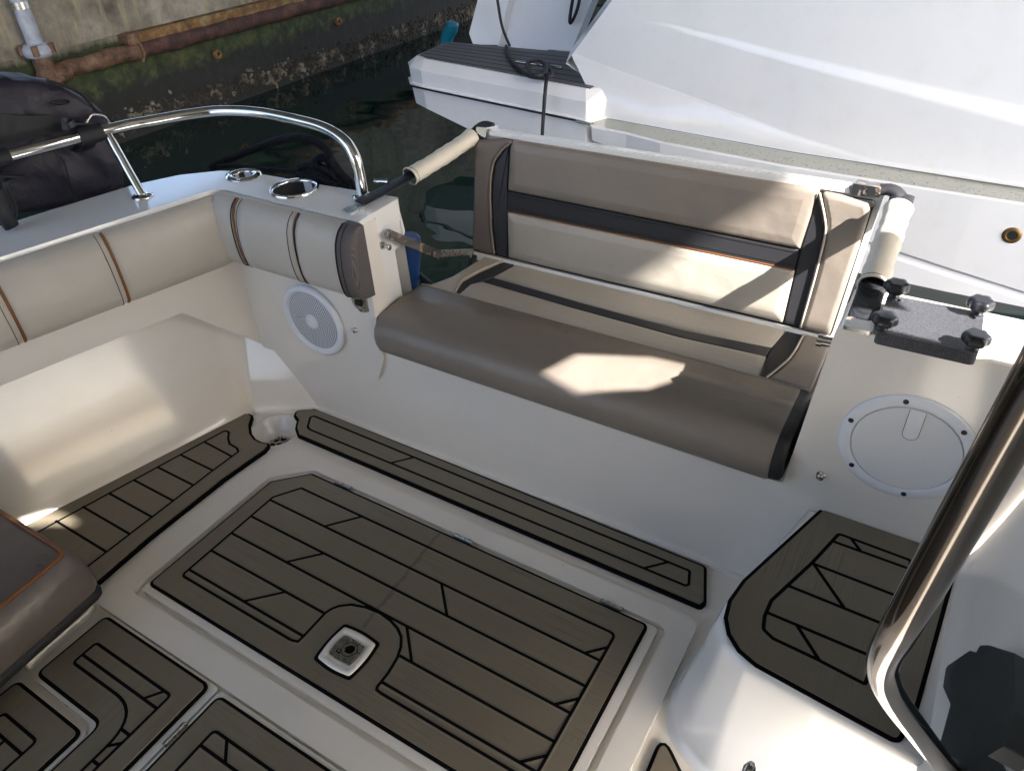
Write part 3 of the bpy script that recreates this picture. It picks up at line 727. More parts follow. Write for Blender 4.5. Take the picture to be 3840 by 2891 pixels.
rr = [[pe(s, f, a, b_) for a, b_ in prof] for s, f in ((.485, 1.03), (.500, 1.03), (.514, 1.01), (.524, .96), (.530, .88), (.534, .76), (.536, .6))]
mb.add([], [])
loft(mb, rr, 0, True, True, True, True); tube(mb, smoothpath([pe(.486, 1.05, a, b_) for a, b_ in prof[1:-1]], 3), .002, 6, 1); tube(mb, smoothpath([pe(.502, 1.045, a, b_) for a, b_ in prof[1:-1]], 3), .0008, 6, 1); mb.build('mesh_end', ['greymesh', 'seam'], bw)
bs = empty('bolster_cushion', (-1.95, .6, .50), 'long cream bolster cushion along the port side coaming, split by brown pipings', 'cushion', 'cream bolsters round the cockpit corner')
A_ = (sx(-1.0), -1.0); B_ = (sx(1.275), 1.275); LL = (V2(B_)-V2(A_)).length
cuts = [(y+1.0)*k_ for y in (-.31, -.055, .20, .455, .705, .962)]
mb, prof, pt, st = bolster('b', '', A_, B_, .503, .712, .060, cuts)
mb.build('cushion_body', 'cream', bs)
for s in cuts:
    mb = MB(); tube(mb, line_on(pt, prof, s, .003), .0042, 8, 0); tube(mb, line_on(pt, prof, s-.018, .0008), .0009, 5, 1); mb.build('piping', ['brownp', 'seam'], bs)
mb = MB(); tube(mb, line_on(pt, prof, LL-.004, .002), .003, 6, 0); mb.build('end_seam', 'seam', bs)

# --- guard rail on the port quarter
rail = [(-2.55, -.4, .872), (-2.36, .25, .876), (-2.20, .68, .880), (-2.117, .938, .885), (-2.050, 1.190, .888), (-1.995, 1.285, .890), (-1.940, 1.362, .892), (-1.865, 1.420, .895), (-1.752, 1.458, .893), (-1.600, 1.462, .888), (-1.500, 1.455, .882), (-1.425, 1.440, .866), (-1.387, 1.430, .835), (-1.374, 1.424, .790), (-1.371, 1.422, .728)]
mb = MB(); tube(mb, smoothpath(rail, 8), .0155, 18, 0)
gr = mb.build('guard_rail', 'steel', boat)
mb = MB(); tube(mb, [(-2.052, 1.175, .880), (-1.950, 1.152, .728)], .0125, 16, 0); mb.build('rail_post', 'steel', gr)
for x, y in ((-1.948, 1.150), (-1.371, 1.422)):
    mb = MB(); lathe(mb, [(.029, .725), (.029, .728), (.022, .7315), (.016, .7335)], WORLD, x, y, 28, 0); mb.build('rail_foot', 'steel', gr)
mb = MB(); tube(mb, [(-1.352, 1.455, .760), (-1.315, 1.462, .762)], .0055, 12, 0); tube(mb, [(-1.318, 1.461, .762), (-1.310, 1.463, .762)], .0075, 12, 0); mb.build('rail_stud', 'steel', gr)
# --- near grab rail
gp = []
gp.append(Vector((.62, .30, 2.08)))
gp.append(EYE+ray('C', 3500, -2300)*.62)
for c, x, y, d in (('C', 2700, -1500, .38), ('C', 2340, -900, .44), ('C', 1830, 0, .53), ('C', 1500, 590, .61), ('C', 1392, 780, .66), ('C', 1318, 910, .715), ('C', 1294, 1010, .76), ('C', 1318, 1125, .80), ('C', 1390, 1250, .85), ('C', 1505, 1400, .92), ('C', 1690, 1640, 1.07), ('C', 1730, 1695, 1.10)):
    gp.append(EYE+ray(c, x, y)*d)
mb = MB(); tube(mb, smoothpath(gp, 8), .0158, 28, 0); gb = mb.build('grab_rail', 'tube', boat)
e1 = gp[-1]; mb = MB(); tube(mb, [e1-Vector((.01, .0, 0)), e1+Vector((.012, .004, -.004))], .028, 24, 0); mb.build('rail_foot', 'steel', gb)
# --- black bracket on the starboard side
fr = frame((.262, 0, .445), (0, 1, 0), (.20, 0, 1), (1, 0, -.2))
fr = (fr[0], fr[1], fr[2], -fr[3])
def onx(pts, x=.25): return [(p.y, p.z-.445) for p in W('T', pts, 0, x)]
mb = MB()
slab(mb, fillet(onx([(1060, 690), (940, 860), (905, 1000), (945, 1170), (860, 1600), (870, 1700), (1190, 1665), (1110, 1400), (1180, 720)]), [.004, .01, .02, .01, 0, 0, 0, .01, 0]), fr, .0, .012, 0)
slab(mb, fillet(onx([(1195, 760), (1215, 694), (1262, 680), (1395, 712), (1385, 1200), (1320, 1500), (1230, 1610), (1165, 1480), (1108, 1370), (1125, 1250)]), .006), fr, .004, .045, 0)
mb.build('black_bracket', 'blackrub', boat, .005, 4)
mb = MB(); q = EYE+ray('C', 460, 1650)*1.16
lathe(mb, [(.006, -.01), (.011, .0), (.011, .012), (.008, .016)], (Vector((q.x, q.y, q.z)), Vector((1, 0, 0)), Vector((0, 0, 1)), Vector((0, -1, 0))), 0, 0, 20, 0); 
mb.build('step_stud', 'steel', boat)

# ================================================================== BENCH SEAT
bench = empty('bench_seat', (-.7, 1.5, .33), 'fold-down transom bench seat in taupe and cream vinyl with charcoal mesh bands', 'bench seat')
mb = MB()
prof = [(1.485, .340), (1.485, .452), (1.40, .4535), (1.345, .453), (1.305, .449), (1.278, .438), (1.262, .418), (1.257, .395), (1.259, .370), (1.268, .348), (1.285, .338)]
rings = []
cen = Vector((0, 1.38, .40))
for x, s in ((-1.268, .90), (-1.266, .955), (-1.260, .985), (-1.250, 1), (-1.1, 1), (-.9, 1), (-.7, 1), (-.5, 1), (-.3, 1), (-.184, 1), (-.178, .992), (-.175, .975)):
    rings.append([Vector((x, 1.38+(p[0]-1.38)*s, .395+(p[1]-.395)*s)) for p in prof])
loft(mb, rings, 0, True, True, True, False)
sc = mb.build('seat_cushion', 'taupe2', bench)
mb = MB(); er = [[Vector((x, 1.38+(p[0]-1.38)*s, .395+(p[1]-.395)*s)) for p in prof] for x, s in ((-.176, .97), (-.160, .96), (-.152, .93), (-.149, .88))]
loft(mb, er, 0, True, True, True, False); mb.build('seat_end', 'bagd', sc)
ZB = .447
mb = MB()
slab(mb, fillet([(-1.275, 1.487), (-.150, 1.487), (-.150, 1.735), (-1.188, 1.735), (-1.205, 1.57), (-1.235, 1.497)], .01), WORLD, .36, .440, 0); mb.build('seat_base', 'taupe', sc, .006)
def patch(name, mat, pts, parent, fr, h0, h1, r=.006, fil=.004, puff=0.0):
    mb = MB(); cushion(mb, pts, fr, h0, h1, r, 0, puff, 4, fil); return mb.build(name, mat, parent)
patch('seat_field', 'greige', [(-1.132, 1.489), (-.274, 1.489), (-.281, 1.582), (-.5, 1.5665), (-.8, 1.572), (-1.112, 1.5845), (-1.134, 1.555)], sc, WORLD, .42, .4515, .008, 0, .002)
patch('seat_field', 'greige', [(-1.098, 1.623), (-.8, 1.610), (-.5, 1.6045), (-.281, 1.629), (-.270, 1.72), (-1.078, 1.72)], sc, WORLD, .42, .4515, .008, 0, .002)
patch('seat_band', 'charp', [(-1.110, 1.5865), (-.8, 1.574), (-.5, 1.5685), (-.281, 1.584), (-.281, 1.627), (-.5, 1.6025), (-.8, 1.608), (-1.099, 1.621)], sc, WORLD, .42, .4485, .003, 0)
patch('seat_band', 'charp', [(-1.140, 1.489), (-1.134, 1.489), (-1.135, 1.555), (-1.113, 1.585), (-1.099, 1.622), (-1.079, 1.722), (-1.120, 1.722), (-1.151, 1.627), (-1.163, 1.556)], sc, WORLD, .42, .4495, .004, 0)
patch('seat_band', 'char', [(-.266, 1.489), (-.258, 1.489), (-.243, 1.540), (-.230, 1.605), (-.228, 1.722), (-.270, 1.722), (-.280, 1.628), (-.280, 1.583)], sc, WORLD, .42, .4495, .004, 0)
patch('seat_panel', 'greige', [(-1.270, 1.489), (-1.145, 1.489), (-1.166, 1.556), (-1.154, 1.628), (-1.123, 1.722), (-1.192, 1.722), (-1.208, 1.57), (-1.236, 1.50)], sc, WORLD, .42, .4525, .008, 0, 0)
patch('seat_panel', 'taupe2', [(-.254, 1.489), (-.156, 1.489), (-.158, 1.722), (-.224, 1.722), (-.226, 1.605), (-.239, 1.540)], sc, WORLD, .42, .4535, .008, 0, 0)
mb = MB(); tube(mb, smoothpath([(-1.143, 1.490, .453), (-1.165, 1.556, .454), (-1.153, 1.628, .454), (-1.122, 1.720, .453)], 6), .0028, 8, 0); mb.build('piping', 'greige', sc)
mb = MB(); tube(mb, smoothpath([(-.256, 1.490, .453), (-.241, 1.540, .455), (-.228, 1.605, .455), (-.226, 1.720, .453)], 6), .0028, 8, 0); mb.build('piping', 'greige', sc)
mb = MB(); tube(mb, [(-1.262, 1.4865, .4520), (-.156, 1.4865, .4520)], .0016, 6, 0); mb.build('seam', 'greige', sc)
# backrest
BF = frame((0, 1.74, .45), (1, 0, 0), (0, .06, .35)); BF = (BF[0], BF[1], BF[2], -BF[3]) if BF[3].y > 0 else BF
kv = .35512/.35
def bv(pts): return [(p[0], (p[1]-.45)*kv) for p in pts]
mb = MB()
slab(mb, fillet(bv([(-1.243, .443), (-.158, .443), (-.136, .80), (-.140, .815), (-1.225, .815), (-1.243, .80)]), [.02, .02, .01, .01, .01, .01]), BF, -.035, -.006, 0)
slab(mb, fillet(bv([(-1.200, .801), (-.206, .798), (-.212, .812), (-1.195, .815)]), .005), BF, -.036, .006, 0)
slab(mb, fillet(bv([(-1.243, .432), (-.158, .434), (-.158, .456), (-1.243, .456)]), .004), BF, -.035, .024, 0)
bf = mb.build('backrest_frame', 'gelw', bench, .004)
mb = MB()
slab(mb, fillet(bv([(-1.236, .452), (-.165, .452), (-.150, .79), (-1.236, .79)]), .01), BF, -.008, .012, 0)
bk = mb.build('backrest', 'seam', bench, .004)
def bp(name, mat, pts, h=.026, r=.008, fil=.004, puff=.002): return patch(name, mat, bv(pts), bk, BF, 0, h, r, fil, puff if 'field' in name else 0)
bp('backrest_panel', 'taupe', [(-1.236, .458), (-1.152, .462), (-1.167, .535), (-1.176, .657), (-1.168, .73), (-1.141, .769), (-1.108, .797), (-1.152, .799), (-1.225, .787), (-1.236, .77)], .028, .012, .006, .003)
bp('backrest_band', 'charp', [(-1.148, .461), (-1.108, .461), (-1.121, .665), (-1.118, .785), (-1.110, .794), (-1.137, .768), (-1.163, .730), (-1.171, .657), (-1.163, .535)], .022, .004, 0, 0)
bp('backrest_field', 'taupe2', [(-1.117, .660), (-.283, .655), (-.277, .73), (-.272, .797), (-.6, .8), (-1.108, .801), (-1.116, .78)], .028, .012, .002, .003)
bp('backrest_field', 'greige', [(-1.104, .462), (-.284, .464), (-.284, .602), (-1.115, .600)], .028, .010, .002, .003)
bp('backrest_band', 'char', [(-1.116, .603), (-.285, .604), (-.284, .653), (-1.118, .658)], .022, .003, 0, 0)
bp('backrest_band', 'char', [(-.281, .464), (-.241, .463), (-.238, .55), (-.237, .62), (-.238, .696), (-.245, .722), (-.270, .790), (-.277, .73), (-.282, .656)], .022, .004, 0, 0)
bp('backrest_panel', 'taupe2', [(-.237, .460), (-.168, .458), (-.155, .70), (-.153, .77), (-.163, .785), (-.216, .793), (-.266, .795), (-.240, .735), (-.232, .700), (-.231, .62), (-.233, .55)], .028, .012, .006, .003)
def btube(pts, r, h, mb, mat=0, k=6): tube(mb, smoothpath([T(BF, a, (b_-.45)*kv, h) for a, b_ in pts], k), r, 8, mat)
mb = MB(); btube([(-1.108, .797), (-1.141, .768), (-1.166, .73), (-1.1745, .657), (-1.166, .535), (-1.152, .464)], .003, .027, mb)
mb.build('piping', 'taupe2', bk)
mb = MB(); btube([(-.269, .793), (-.243, .735), (-.2345, .700), (-.2335, .62), (-.235, .55), (-.238, .464)], .003, .027, mb)
mb.build('piping', 'greige', bk)
mb = MB(); btube([(-1.114, .6015), (-.285, .6035)], .0020, .024, mb); mb.build('piping', 'brownp', bk)
mb = MB(); btube([(-1.114, .612), (-.285, .613)], .0008, .0225, mb); btube([(-1.114, .650), (-.285, .646)], .0008, .0225, mb); mb.build('stitching', 'dark', bk)
# chrome corner plates
mb = MB(); slab(mb, fillet(bv([(-1.205, .792), (-1.20, .822), (-1.237, .820), (-1.240, .805)]), .003), BF, -.046, .013, 0); mb.build('corner_plate', 'steel', bf, .002)
mb = MB(); slab(mb, fillet(bv([(-.204, .796), (-.204, .822), (-.146, .822), (-.142, .80)]), .003), BF, -.046, .0125, 0); mb.build('corner_plate', 'rust', bf, .002)
# folding arm on the port side
mb = MB()
pa = [Vector((-1.262, 1.378, .657)), Vector((-1.258, 1.49, .577)), Vector((-1.250, 1.565, .515)), Vector((-1.236, 1.63, .475)), Vector((-1.222, 1.735, .452))]
def bar(mb, a, b_, w, t, mat=0):
    d = (b_-a).normalized(); up = Vector((1, 0, 0)); sd = d.cross(up).normalized(); up = sd.cross(d)
    fr = (a, d, sd, up); L_ = (b_-a).length
    slab(mb, fillet([(-w, -w), (L_+w, -w), (L_+w, w), (-w, w)], w*.9), fr, -t/2, t/2, mat)
bar(mb, pa[0], pa[2], .0125, .004, 0)
lathe(mb, [(.009, .001), (.009, .005), (.003, .006)], (pa[0], Vector((0, 1, 0)), Vector((0, 0, 1)), Vector((1, 0, 0))), 0, 0, 16, 0)
mb.build('folding_arm', 'rust', bench, .001)
mb = MB(); bar(mb, pa[2]-Vector((.005, 0, 0)), pa[4]-Vector((.005, 0, 0)), .010, .004, 0); mb.build('folding_arm', 'steeld', bench, .001)
mb = MB()
slab(mb, fillet([(1.66, .405), (1.70, .395), (1.745, .43), (1.76, .50), (1.745, .50), (1.725, .455), (1.69, .44)], .006), FYZ(-1.225), -.006, .008, 0); mb.build('side_hinge', 'blackpl', bench, .002)
# straps with ivory sleeves
def strap(a, b_, s0, s1, rs, nameparent, lab=None):
    a, b_ = Vector(a), Vector(b_); d = b_-a
    def q(t, sag=.010): p = a+d*t; p.z -= sag*math.sin(pi*t); return p
    mb = MB(); tube(mb, [q(k/20) for k in range(21)], .025, 12, 0, False, True, .18, up=(0, 0, 1) if abs(d.z) < abs(d.y) else (1, 0, 0))
    so_ = mb.build('strap', 'webbing', bench)
    mb = MB(); rad = []; pts = []
    for k in range(25):
        t = s0+(s1-s0)*k/24; pts.append(q(t)); rad.append(rs*(1.06 if k in (0, 24) else 1.0)*(1+.035*math.sin(k*1.7)+.03*math.sin(k*.6)))
    tube(mb, pts, rad, 20, 0, False, False, .85)
    tube(mb, pts, [r*.86 for r in rad], 20, 0, False, False, .85)
    mb.build('sleeve', 'sleeve', so_)
    for t in (s0, s0+(s1-s0)*.035, s1):
        mb = MB()
        p = q(t); n_ = d.normalized(); U = n_.orthogonal().normalized(); Vv = n_.cross(U)
        up = Vector((0, 0, 1)); U = (up-n_*up.dot(n_)).normalized(); Vv = n_.cross(U)
        rr = rs*(1.05)
        tube(mb, [p+U*(rr*.86*math.cos(a_))+Vv*(rr*math.sin(a_)) for a_ in [2*pi*j/24 for j in range(24)]], .0022 if t != s0+(s1-s0)*.035 else .0007, 6, 0 if t != s0+(s1-s0)*.035 else 1, True)
        mb.build('sleeve_hem', ['sleeve', 'seam'], so_)
strap((-1.338, 1.372, .733), (-1.246, 1.835, .800), .38, .90, .0265, bench)
strap((-.083, 1.333, .745), (-.098, 1.800, .812), .26, .88, .0275, bench)
mb = MB(); tube(mb, smoothpath([(-1.262, 1.79, .788), (-1.256, 1.815, .806), (-1.235, 1.828, .818), (-1.205, 1.828, .816)], 4), .012, 10, 0, flat=.8); mb.build('strap_loop', 'webbing', bench)
mb = MB(); tube(mb, smoothpath([(-.148, 1.812, .812), (-.125, 1.812, .815), (-.104, 1.80, .808), (-.094, 1.775, .792), (-.092, 1.74, .775)], 4), .020, 10, 0, flat=.6); mb.build('strap_loop', 'webbing', bench)

# ================================================================== MOUNTING BOARD WITH KNOBS
bd = empty('mounting_board', (.03, 1.38, .74), 'speckled black mounting board held by four star knobs on the white transom corner', 'mounting board')
mb = MB()
bo = fillet([(-.050, 1.268), (.110, 1.272), (.107, 1.418), (-.055, 1.412)], .012)
slab(mb, bo, WORLD, .7415, .767, 0, [circle(-.035, 1.398, .0055, 16), circle(.090, 1.392, .0055, 16)]); mb.build('board', 'board', bd, .0015)
mb = MB(); slab(mb, offset(bo, -.006), WORLD, .7405, .742, 0); mb.build('pad', 'blackpl', bd)
kn = None
kp = [(-.043, 1.278), (.099, 1.282), (-.044, 1.408), (.095, 1.408)]
for i, (x, y) in enumerate(kp):
    if kn is None:
        mb = MB(); lathe(mb, [(.010, .767), (.010, .771), (.0075, .772), (.0085, .776), (.012, .780)], WORLD, x, y, 20, 0)
        P_ = []
        def star(r, n=42): return [(x+(r*(1+.085*math.cos(6*2*pi*k/n)))*math.cos(2*pi*k/n), y+(r*(1+.085*math.cos(6*2*pi*k/n)))*math.sin(2*pi*k/n)) for k in range(n)]
        rings = [[Vector((p[0], p[1], zz)) for p in star(r)] for r, zz in ((.011, .778), (.0180, .780), (.0205, .783), (.0212, .788), (.0204, .794), (.0180, .7975), (.012, .7985))]
        loft(mb, rings, 0); kn = mb.build('knob', 'blackpl', bd); k0 = (x, y)
    else:
        c2 = dup(kn, bd, (x-k0[0], y-k0[1], 0))

# ================================================================== LEFT SEAT CUSHION
cu = empty('seat_cushion', (-1.7, .25, .07), 'grey taupe leather box cushion with brown piping at the left edge of the cockpit', 'cushion')
mb = MB()
top_ = fillet([(-1.538, .452), (-2.05, .428), (-2.10, -.25), (-1.50, -.25)], [.035, 0, 0, 0], 8)
top_ = fillet([(-2.05, .418), (-2.10, -.3), (-1.470, -.3), (-1.530, .420)], [0, 0, 0, .03], 8)
rings = []
def tc(d): return fillet(offset(raw_, d), [0, 0, 0, .03], 8)
raw_ = [(-2.05, .418), (-2.10, -.3), (-1.470, -.3), (-1.530, .420)]
for d, zz in ((.020, .070), (.026, .085), (.027, .12), (.022, .160), (.012, .190), (.002, .203)):
    rings.append([Vector((p[0], p[1], zz)) for p in tc(d)])
loft(mb, rings, 0, True, False, True)
rings = [[Vector((p[0], p[1], zz)) for p in tc(d)] for d, zz in ((.0, .203), (-.006, .206), (-.02, .211), (-.05, .216), (-.09, .219))]
loft(mb, rings, 0, True, True, True)
mb.build('cushion_body', 'seatgrey', cu)
mb = MB(); tube(mb, [Vector((p[0], p[1], .2055)) for p in tc(.001)], .0055, 10, 0, True); mb.build('piping', 'brownp', cu)
mb = MB()
rings = [[Vector((p[0], p[1], zz)) for p in tc(d)] for d, zz in ((.012, .040), (.022, .044), (.026, .050), (.025, .056), (.028, .062), (.025, .068), (.021, .073))]
loft(mb, rings, 0, True, True, True); mb.build('zip_band', 'webbing', cu)
mb = MB()
for yy in (.045, .065):
    pts = []
    for d, zz in ((.003, .203), (.0125, .190), (.0228, .160), (.0276, .12), (.0266, .085)):
        q = offset(top_, d); xq = max(p[0] for p in q); pts.append(None)
        # edge runs from (-1.530,.42) to (-1.470,-.3)
        x_ = -1.530+(.42-yy)*(.06/.72)+d; pts[-1] = Vector((x_+.0005, yy+.08, zz))
    tube(mb, smoothpath(pts, 4), .0012, 6, 0)
mb.build('stitching', 'seam', cu)

# ================================================================== DUFFEL BAG
bag = empty('duffel_bag', (-2.2, 1.0, .70), 'dark plum nylon duffel bag strapped outside the chrome guard rail', 'bag')
mb = MB()
side = [(p.y, p.z) for p in W('G', [(-900, 420), (-600, 150), (0, 30), (200, 15), (450, 60), (700, 130), (900, 240), (1100, 400), (1230, 520), (1275, 780), (1330, 1000), (1395, 1260), (900, 1450), (150, 1640), (-700, 1850)], 0, -2.15)]
side = fillet(side, .03, 3)
if area(side) < 0: side = side[::-1]
fb = FYZ(-2.15)
def bpf(p, h): 
    # front of the bag follows the slanted coaming line
    q = T(fb, p[0], p[1], h); q.x += .26*(p[0]-1.15); return q
n = len(side); cxm = sum(p[0] for p in side)/n; czm = sum(p[1] for p in side)/n
rings = []
for sc_, h in ((.80, -.34), (.93, -.31), (1.0, -.24), (1.02, -.14), (1.0, -.05), (.95, -.012), (.86, .006), (.72, .014), (.5, .02), (.25, .022)):
    rings.append([bpf((cxm+(p[0]-cxm)*sc_, czm+(p[1]-czm)*sc_), h+.008*math.sin(p[0]*23+p[1]*31)) for p in side])
loft(mb, rings, 0, True, True, True)
ob = mb.build('bag_body', 'bag', bag, 0, 2, 2)
tx = bpy.data.textures.new('folds', 'CLOUDS'); tx.noise_scale = .14; tx.noise_depth = 2
md = ob.modifiers.new('Folds', 'DISPLACE'); md.texture = tx; md.strength = .035; md.mid_level = .5
def bline(pts, r, mb, mat=0, h=.03, c='G', flat=1.0):
    P_ = []
    for p in W(c, pts, 0, -2.15):
        q = bpf((p.y, p.z), h); 
        v = (p-EYE); 
        P_.append(p+Vector((.03, 0, 0))*0+Vector((h, 0, 0)))
    tube(mb, smoothpath(P_, 5), r, 8, mat, flat=flat)
mb = MB()
bline([(430, 50), (700, 135), (850, 235), (960, 370), (1080, 430), (1180, 520)], .0035, mb); bline([(560, 95), (760, 180), (900, 300), (1010, 410), (1110, 470)], .0025, mb)
bline([(590, 870), (640, 950), (700, 1180), (770, 1400)], .0022, mb, h=.026); bline([(160, 1410), (500, 1360), (740, 1310)], .0012, mb, h=.026)
bline([(480, 295), (560, 270), (640, 262), (680, 285), (600, 305), (500, 300)], .003, mb, h=.028)
mb.build('zip_line', 'seam', bag)
mb = MB()
fl = [(p.y, p.z) for p in W('G', [(-300, 400), (300, 460), (710, 440), (720, 500), (690, 620), (400, 720), (0, 810), (-300, 870)], 0, -2.12)]
fl = fl if area(fl) > 0 else fl[::-1]
vsf = slab(mb, fillet(fl, .008), FYZ(-2.118), -.02, .006, 0); mb.v = [(v[0]+.26*(v[1]-1.17), v[1], v[2]) for v in mb.v]
mb.build('side_pocket', 'bagd', bag, .004)
mb = MB()
for t0, t1 in ((.965, 1.06), (.40, .62)): pass
rp = smoothpath(rail, 8)
def near(y): return min(rp, key=lambda p: abs(p.y-y)+(0 if p.x < -1.97 else 9))
for ya, yb in ((1.118, 1.178), (.875, .945)):
    mb = MB(); a, b_ = near(ya), near(yb); tube(mb, [a, a.lerp(b_, .5), b_], [.0235, .0245, .0235], 16, 0)
    c0 = a.lerp(b_, .5); tube(mb, [c0+Vector((-.005, 0, -.01)), c0+Vector((-.05, 0, -.045)), c0+Vector((-.10, 0, -.05))], .028, 12, 0, flat=.25)
    mb.build('rail_strap', 'bagd', bag)
mb = MB()
w_ = W('G', [(-30, 1090), (230, 1110), (60, 1160), (120, 1330), (160, 1480), (110, 1600)], 0, -2.08)
tube(mb, smoothpath(w_, 5), .012, 8, 0, flat=.4); 
w_ = W('G', [(-60, 1250), (20, 1400), (80, 1560), (130, 1640)], 0, -2.07); tube(mb, smoothpath(w_, 5), .020, 8, 0, flat=.6)
mb.build('loose_strap', 'bagd', bag)
mb = MB()
w_ = W('G', [(700, 470), (712, 600)], 0, -2.085); tube(mb, w_, .010, 10, 0, flat=.6)
w_ = W('G', [(740, 500), (775, 560)], 0, -2.08); tube(mb, w_, .012, 10, 0)
w_ = W('G', [(775, 530), (930, 540), (1000, 535)], 0, -2.08); tube(mb, w_, .0045, 8, 0)
mb.build('clip', 'blackpl', bag)
mb = MB(); w_ = W('G', [(920, 540), (960, 470), (1000, 435), (1100, 445), (1150, 480), (1185, 550)], 0, -2.09); tube(mb, smoothpath(w_, 5), .0035, 8, 0)
mb.build('wire_ring', 'steeld', bag)

# ================================================================== ROPES AND FENDER
def ropeobj(name, label, cat, paths, r, mat='rope'):
    mb = MB()
    for p in paths: tube(mb, smoothpath(p, 8), r, 12, 0)
    return tag(mb.build(name, mat, None), label, cat)
pl = lambda pts, y: [tuple(p) for p in W('R1', pts, 1, y)]
p1 = pl([(330, 610), (420, 555), (620, 470), (900, 370), (1150, 318), (1340, 362), (1460, 460), (1500, 560), (1600, 700), (1720, 820), (1790, 900)], 1.50)
p1 = [(x, 1.50 if i > 0 else 1.47, z_) for i, (x, y, z_) in enumerate(p1)]
p2 = pl([(330, 625), (480, 615), (700, 640), (950, 665), (1180, 672)], 1.475)
p3 = pl([(1180, 640), (1260, 615), (1400, 640), (1500, 690), (1560, 760), (1640, 850)], 1.49)
p4 = pl([(1150, 720), (1290, 690), (1400, 720), (1500, 800), (1600, 850), (1700, 880)], 1.475)
p5 = pl([(1350, 560), (1400, 530), (1470, 560), (1500, 640), (1430, 700), (1330, 660), (1350, 560)], 1.51)
p6 = pl([(1180, 700), (1280, 740), (1420, 770), (1540, 830)], 1.46)
ropeobj('coiled_rope', 'navy black braided mooring rope looped behind the cup holder', 'rope', [p1, p3, p4, p5, p6], .0125)
ropeobj('thin_rope', 'thin taut black line running from the coiled rope along the stern edge', 'rope', [p2], .0075)
mb = MB(); q = W('B1', [(520, 950), (535, 1080), (520, 1250), (500, 1420), (470, 1700)], 1, 1.50)
tube(mb, smoothpath([tuple(p) for p in q], 4), [.020]+[.030]*8+[.034]*8, 16, 0); tag(mb.build('fender', 'blue', None), 'blue fender hanging behind the white corner pillar', 'fender')
mb = MB(); q = W('B1', [(500, 1200), (560, 1250), (640, 1320), (760, 1420)], 1, 1.52); qq = smoothpath([tuple(p) for p in q], 12)
tube(mb, qq, [.010 if i % 2 else .0075 for i in range(len(qq))], 10, 0); tag(mb.build('corrugated_hose', 'blackpl', None), 'black corrugated hose below the folding arm of the bench', 'hose')

# ================================================================== NEIGHBOURING YACHT
ya = empty('motor_yacht', (0, 4.4, -.45), 'big white motor yacht moored astern with grey decked swim platform', 'motor yacht')
def yin(x):
    t = [(-3.0, 4.42), (-1.99, 4.238), (-.825, 4.095), (.27, 4.062), (1.5, 4.08), (3, 4.2), (6, 4.9)]
    for (a, ya_), (b_, yb_) in zip(t, t[1:]):
        if x <= b_: return ya_+(yb_-ya_)*(x-a)/(b_-a)
    return 4.9
def xl(z_):
    t = [(.07, -1.99), (.284, -2.125), (.343, -2.275), (.716, -1.955), (2.6, -.40)]
    if z_ <= .07: return -1.99
    for (a, xa), (b_, xb) in zip(t, t[1:]):
        if z_ <= b_: return xa+(xb-xa)*(z_-a)/(b_-a)
    return -.4
mb = MB(); rows = []
us = [0, .01, .03, .06, .1, .15, .2, .26, .32, .38, .45, .52, .6, .7, .8, .9, 1]
def hullrow(fz, fy):
    r = []
    for u in us:
        x = -1.99+u*8
        for _ in range(3): x = xl(fz(x))+u*(6-xl(fz(x)))
        r.append(Vector((x, yin(x)+fy(x), fz(x))))
    return r
w1 = lambda x: max(0, x+1.44)*.033; w2 = lambda x: max(0, min(x, .3)+1.26)*.020
c1 = lambda x: .60-.119*(x+1.44); c2 = lambda x: max(.085, .23-.172*(x+1.26))
ledw = lambda x: .17
rows = [hullrow(lambda x: 2.6, lambda x: -.02+w1(x)*.0), hullrow(lambda x: 1.6, lambda x: .0), hullrow(lambda x: 1.0, lambda x: .01),
        hullrow(lambda x: c1(x)+.02, lambda x: .02), hullrow(lambda x: c1(x), lambda x: .02), hullrow(lambda x: c1(x)-w1(x)*.85-.001, lambda x: .02-w1(x)*.9),
        hullrow(lambda x: c1(x)-w1(x)*.85-.02, lambda x: .02-w1(x)*.9), hullrow(lambda x: max(c2(x)+.02, .11), lambda x: .018-w1(x)*.8),
        hullrow(lambda x: max(c2(x), .09), lambda x: .018-w1(x)*.8), hullrow(lambda x: max(c2(x)-w2(x)*1.1, .080), lambda x: .018-w1(x)*.8-(w2(x) if c2(x) > .09 else w2(x)*.3)),
        hullrow(lambda x: .075, lambda x: .0)]
L_ = [[p for p in r] for r in rows]
loft(mb, L_, 0, False, False, True, True)
led = [[Vector((x, yin(x)+.0, .072)) for x in xs] for xs in [[-1.99+8*u for u in us]]][0]
lo2 = [Vector((p.x, yin(p.x)-(.13 if p.x < -1.7 else .165), .060)) for p in led]
lo3 = [Vector((p.x, p.y-.006, .050)) for p in lo2]
def chz(x): return -.31-.155*(x+.0)*.9 if x < 1 else -.45
s1 = [Vector((p.x, p.y+.015, chz(p.x))) for p in lo3]; s2_ = [Vector((p.x, p.y+.040, chz(p.x)-.022)) for p in lo3]; s3 = [Vector((p.x, p.y+.02, chz(p.x)-.05)) for p in lo3]; s4 = [Vector((p.x, p.y-.01, -.9)) for p in lo3]
loft(mb, [led, lo2], 1, False, False, False, True); loft(mb, [lo2, lo3], 0, False, False, True, True); loft(mb, [lo3, s1], 0, False, False, False, True); loft(mb, [s1, s2_], 2, False, False, False, True); loft(mb, [s2_, s3, s4], 0, False, False, False, True)
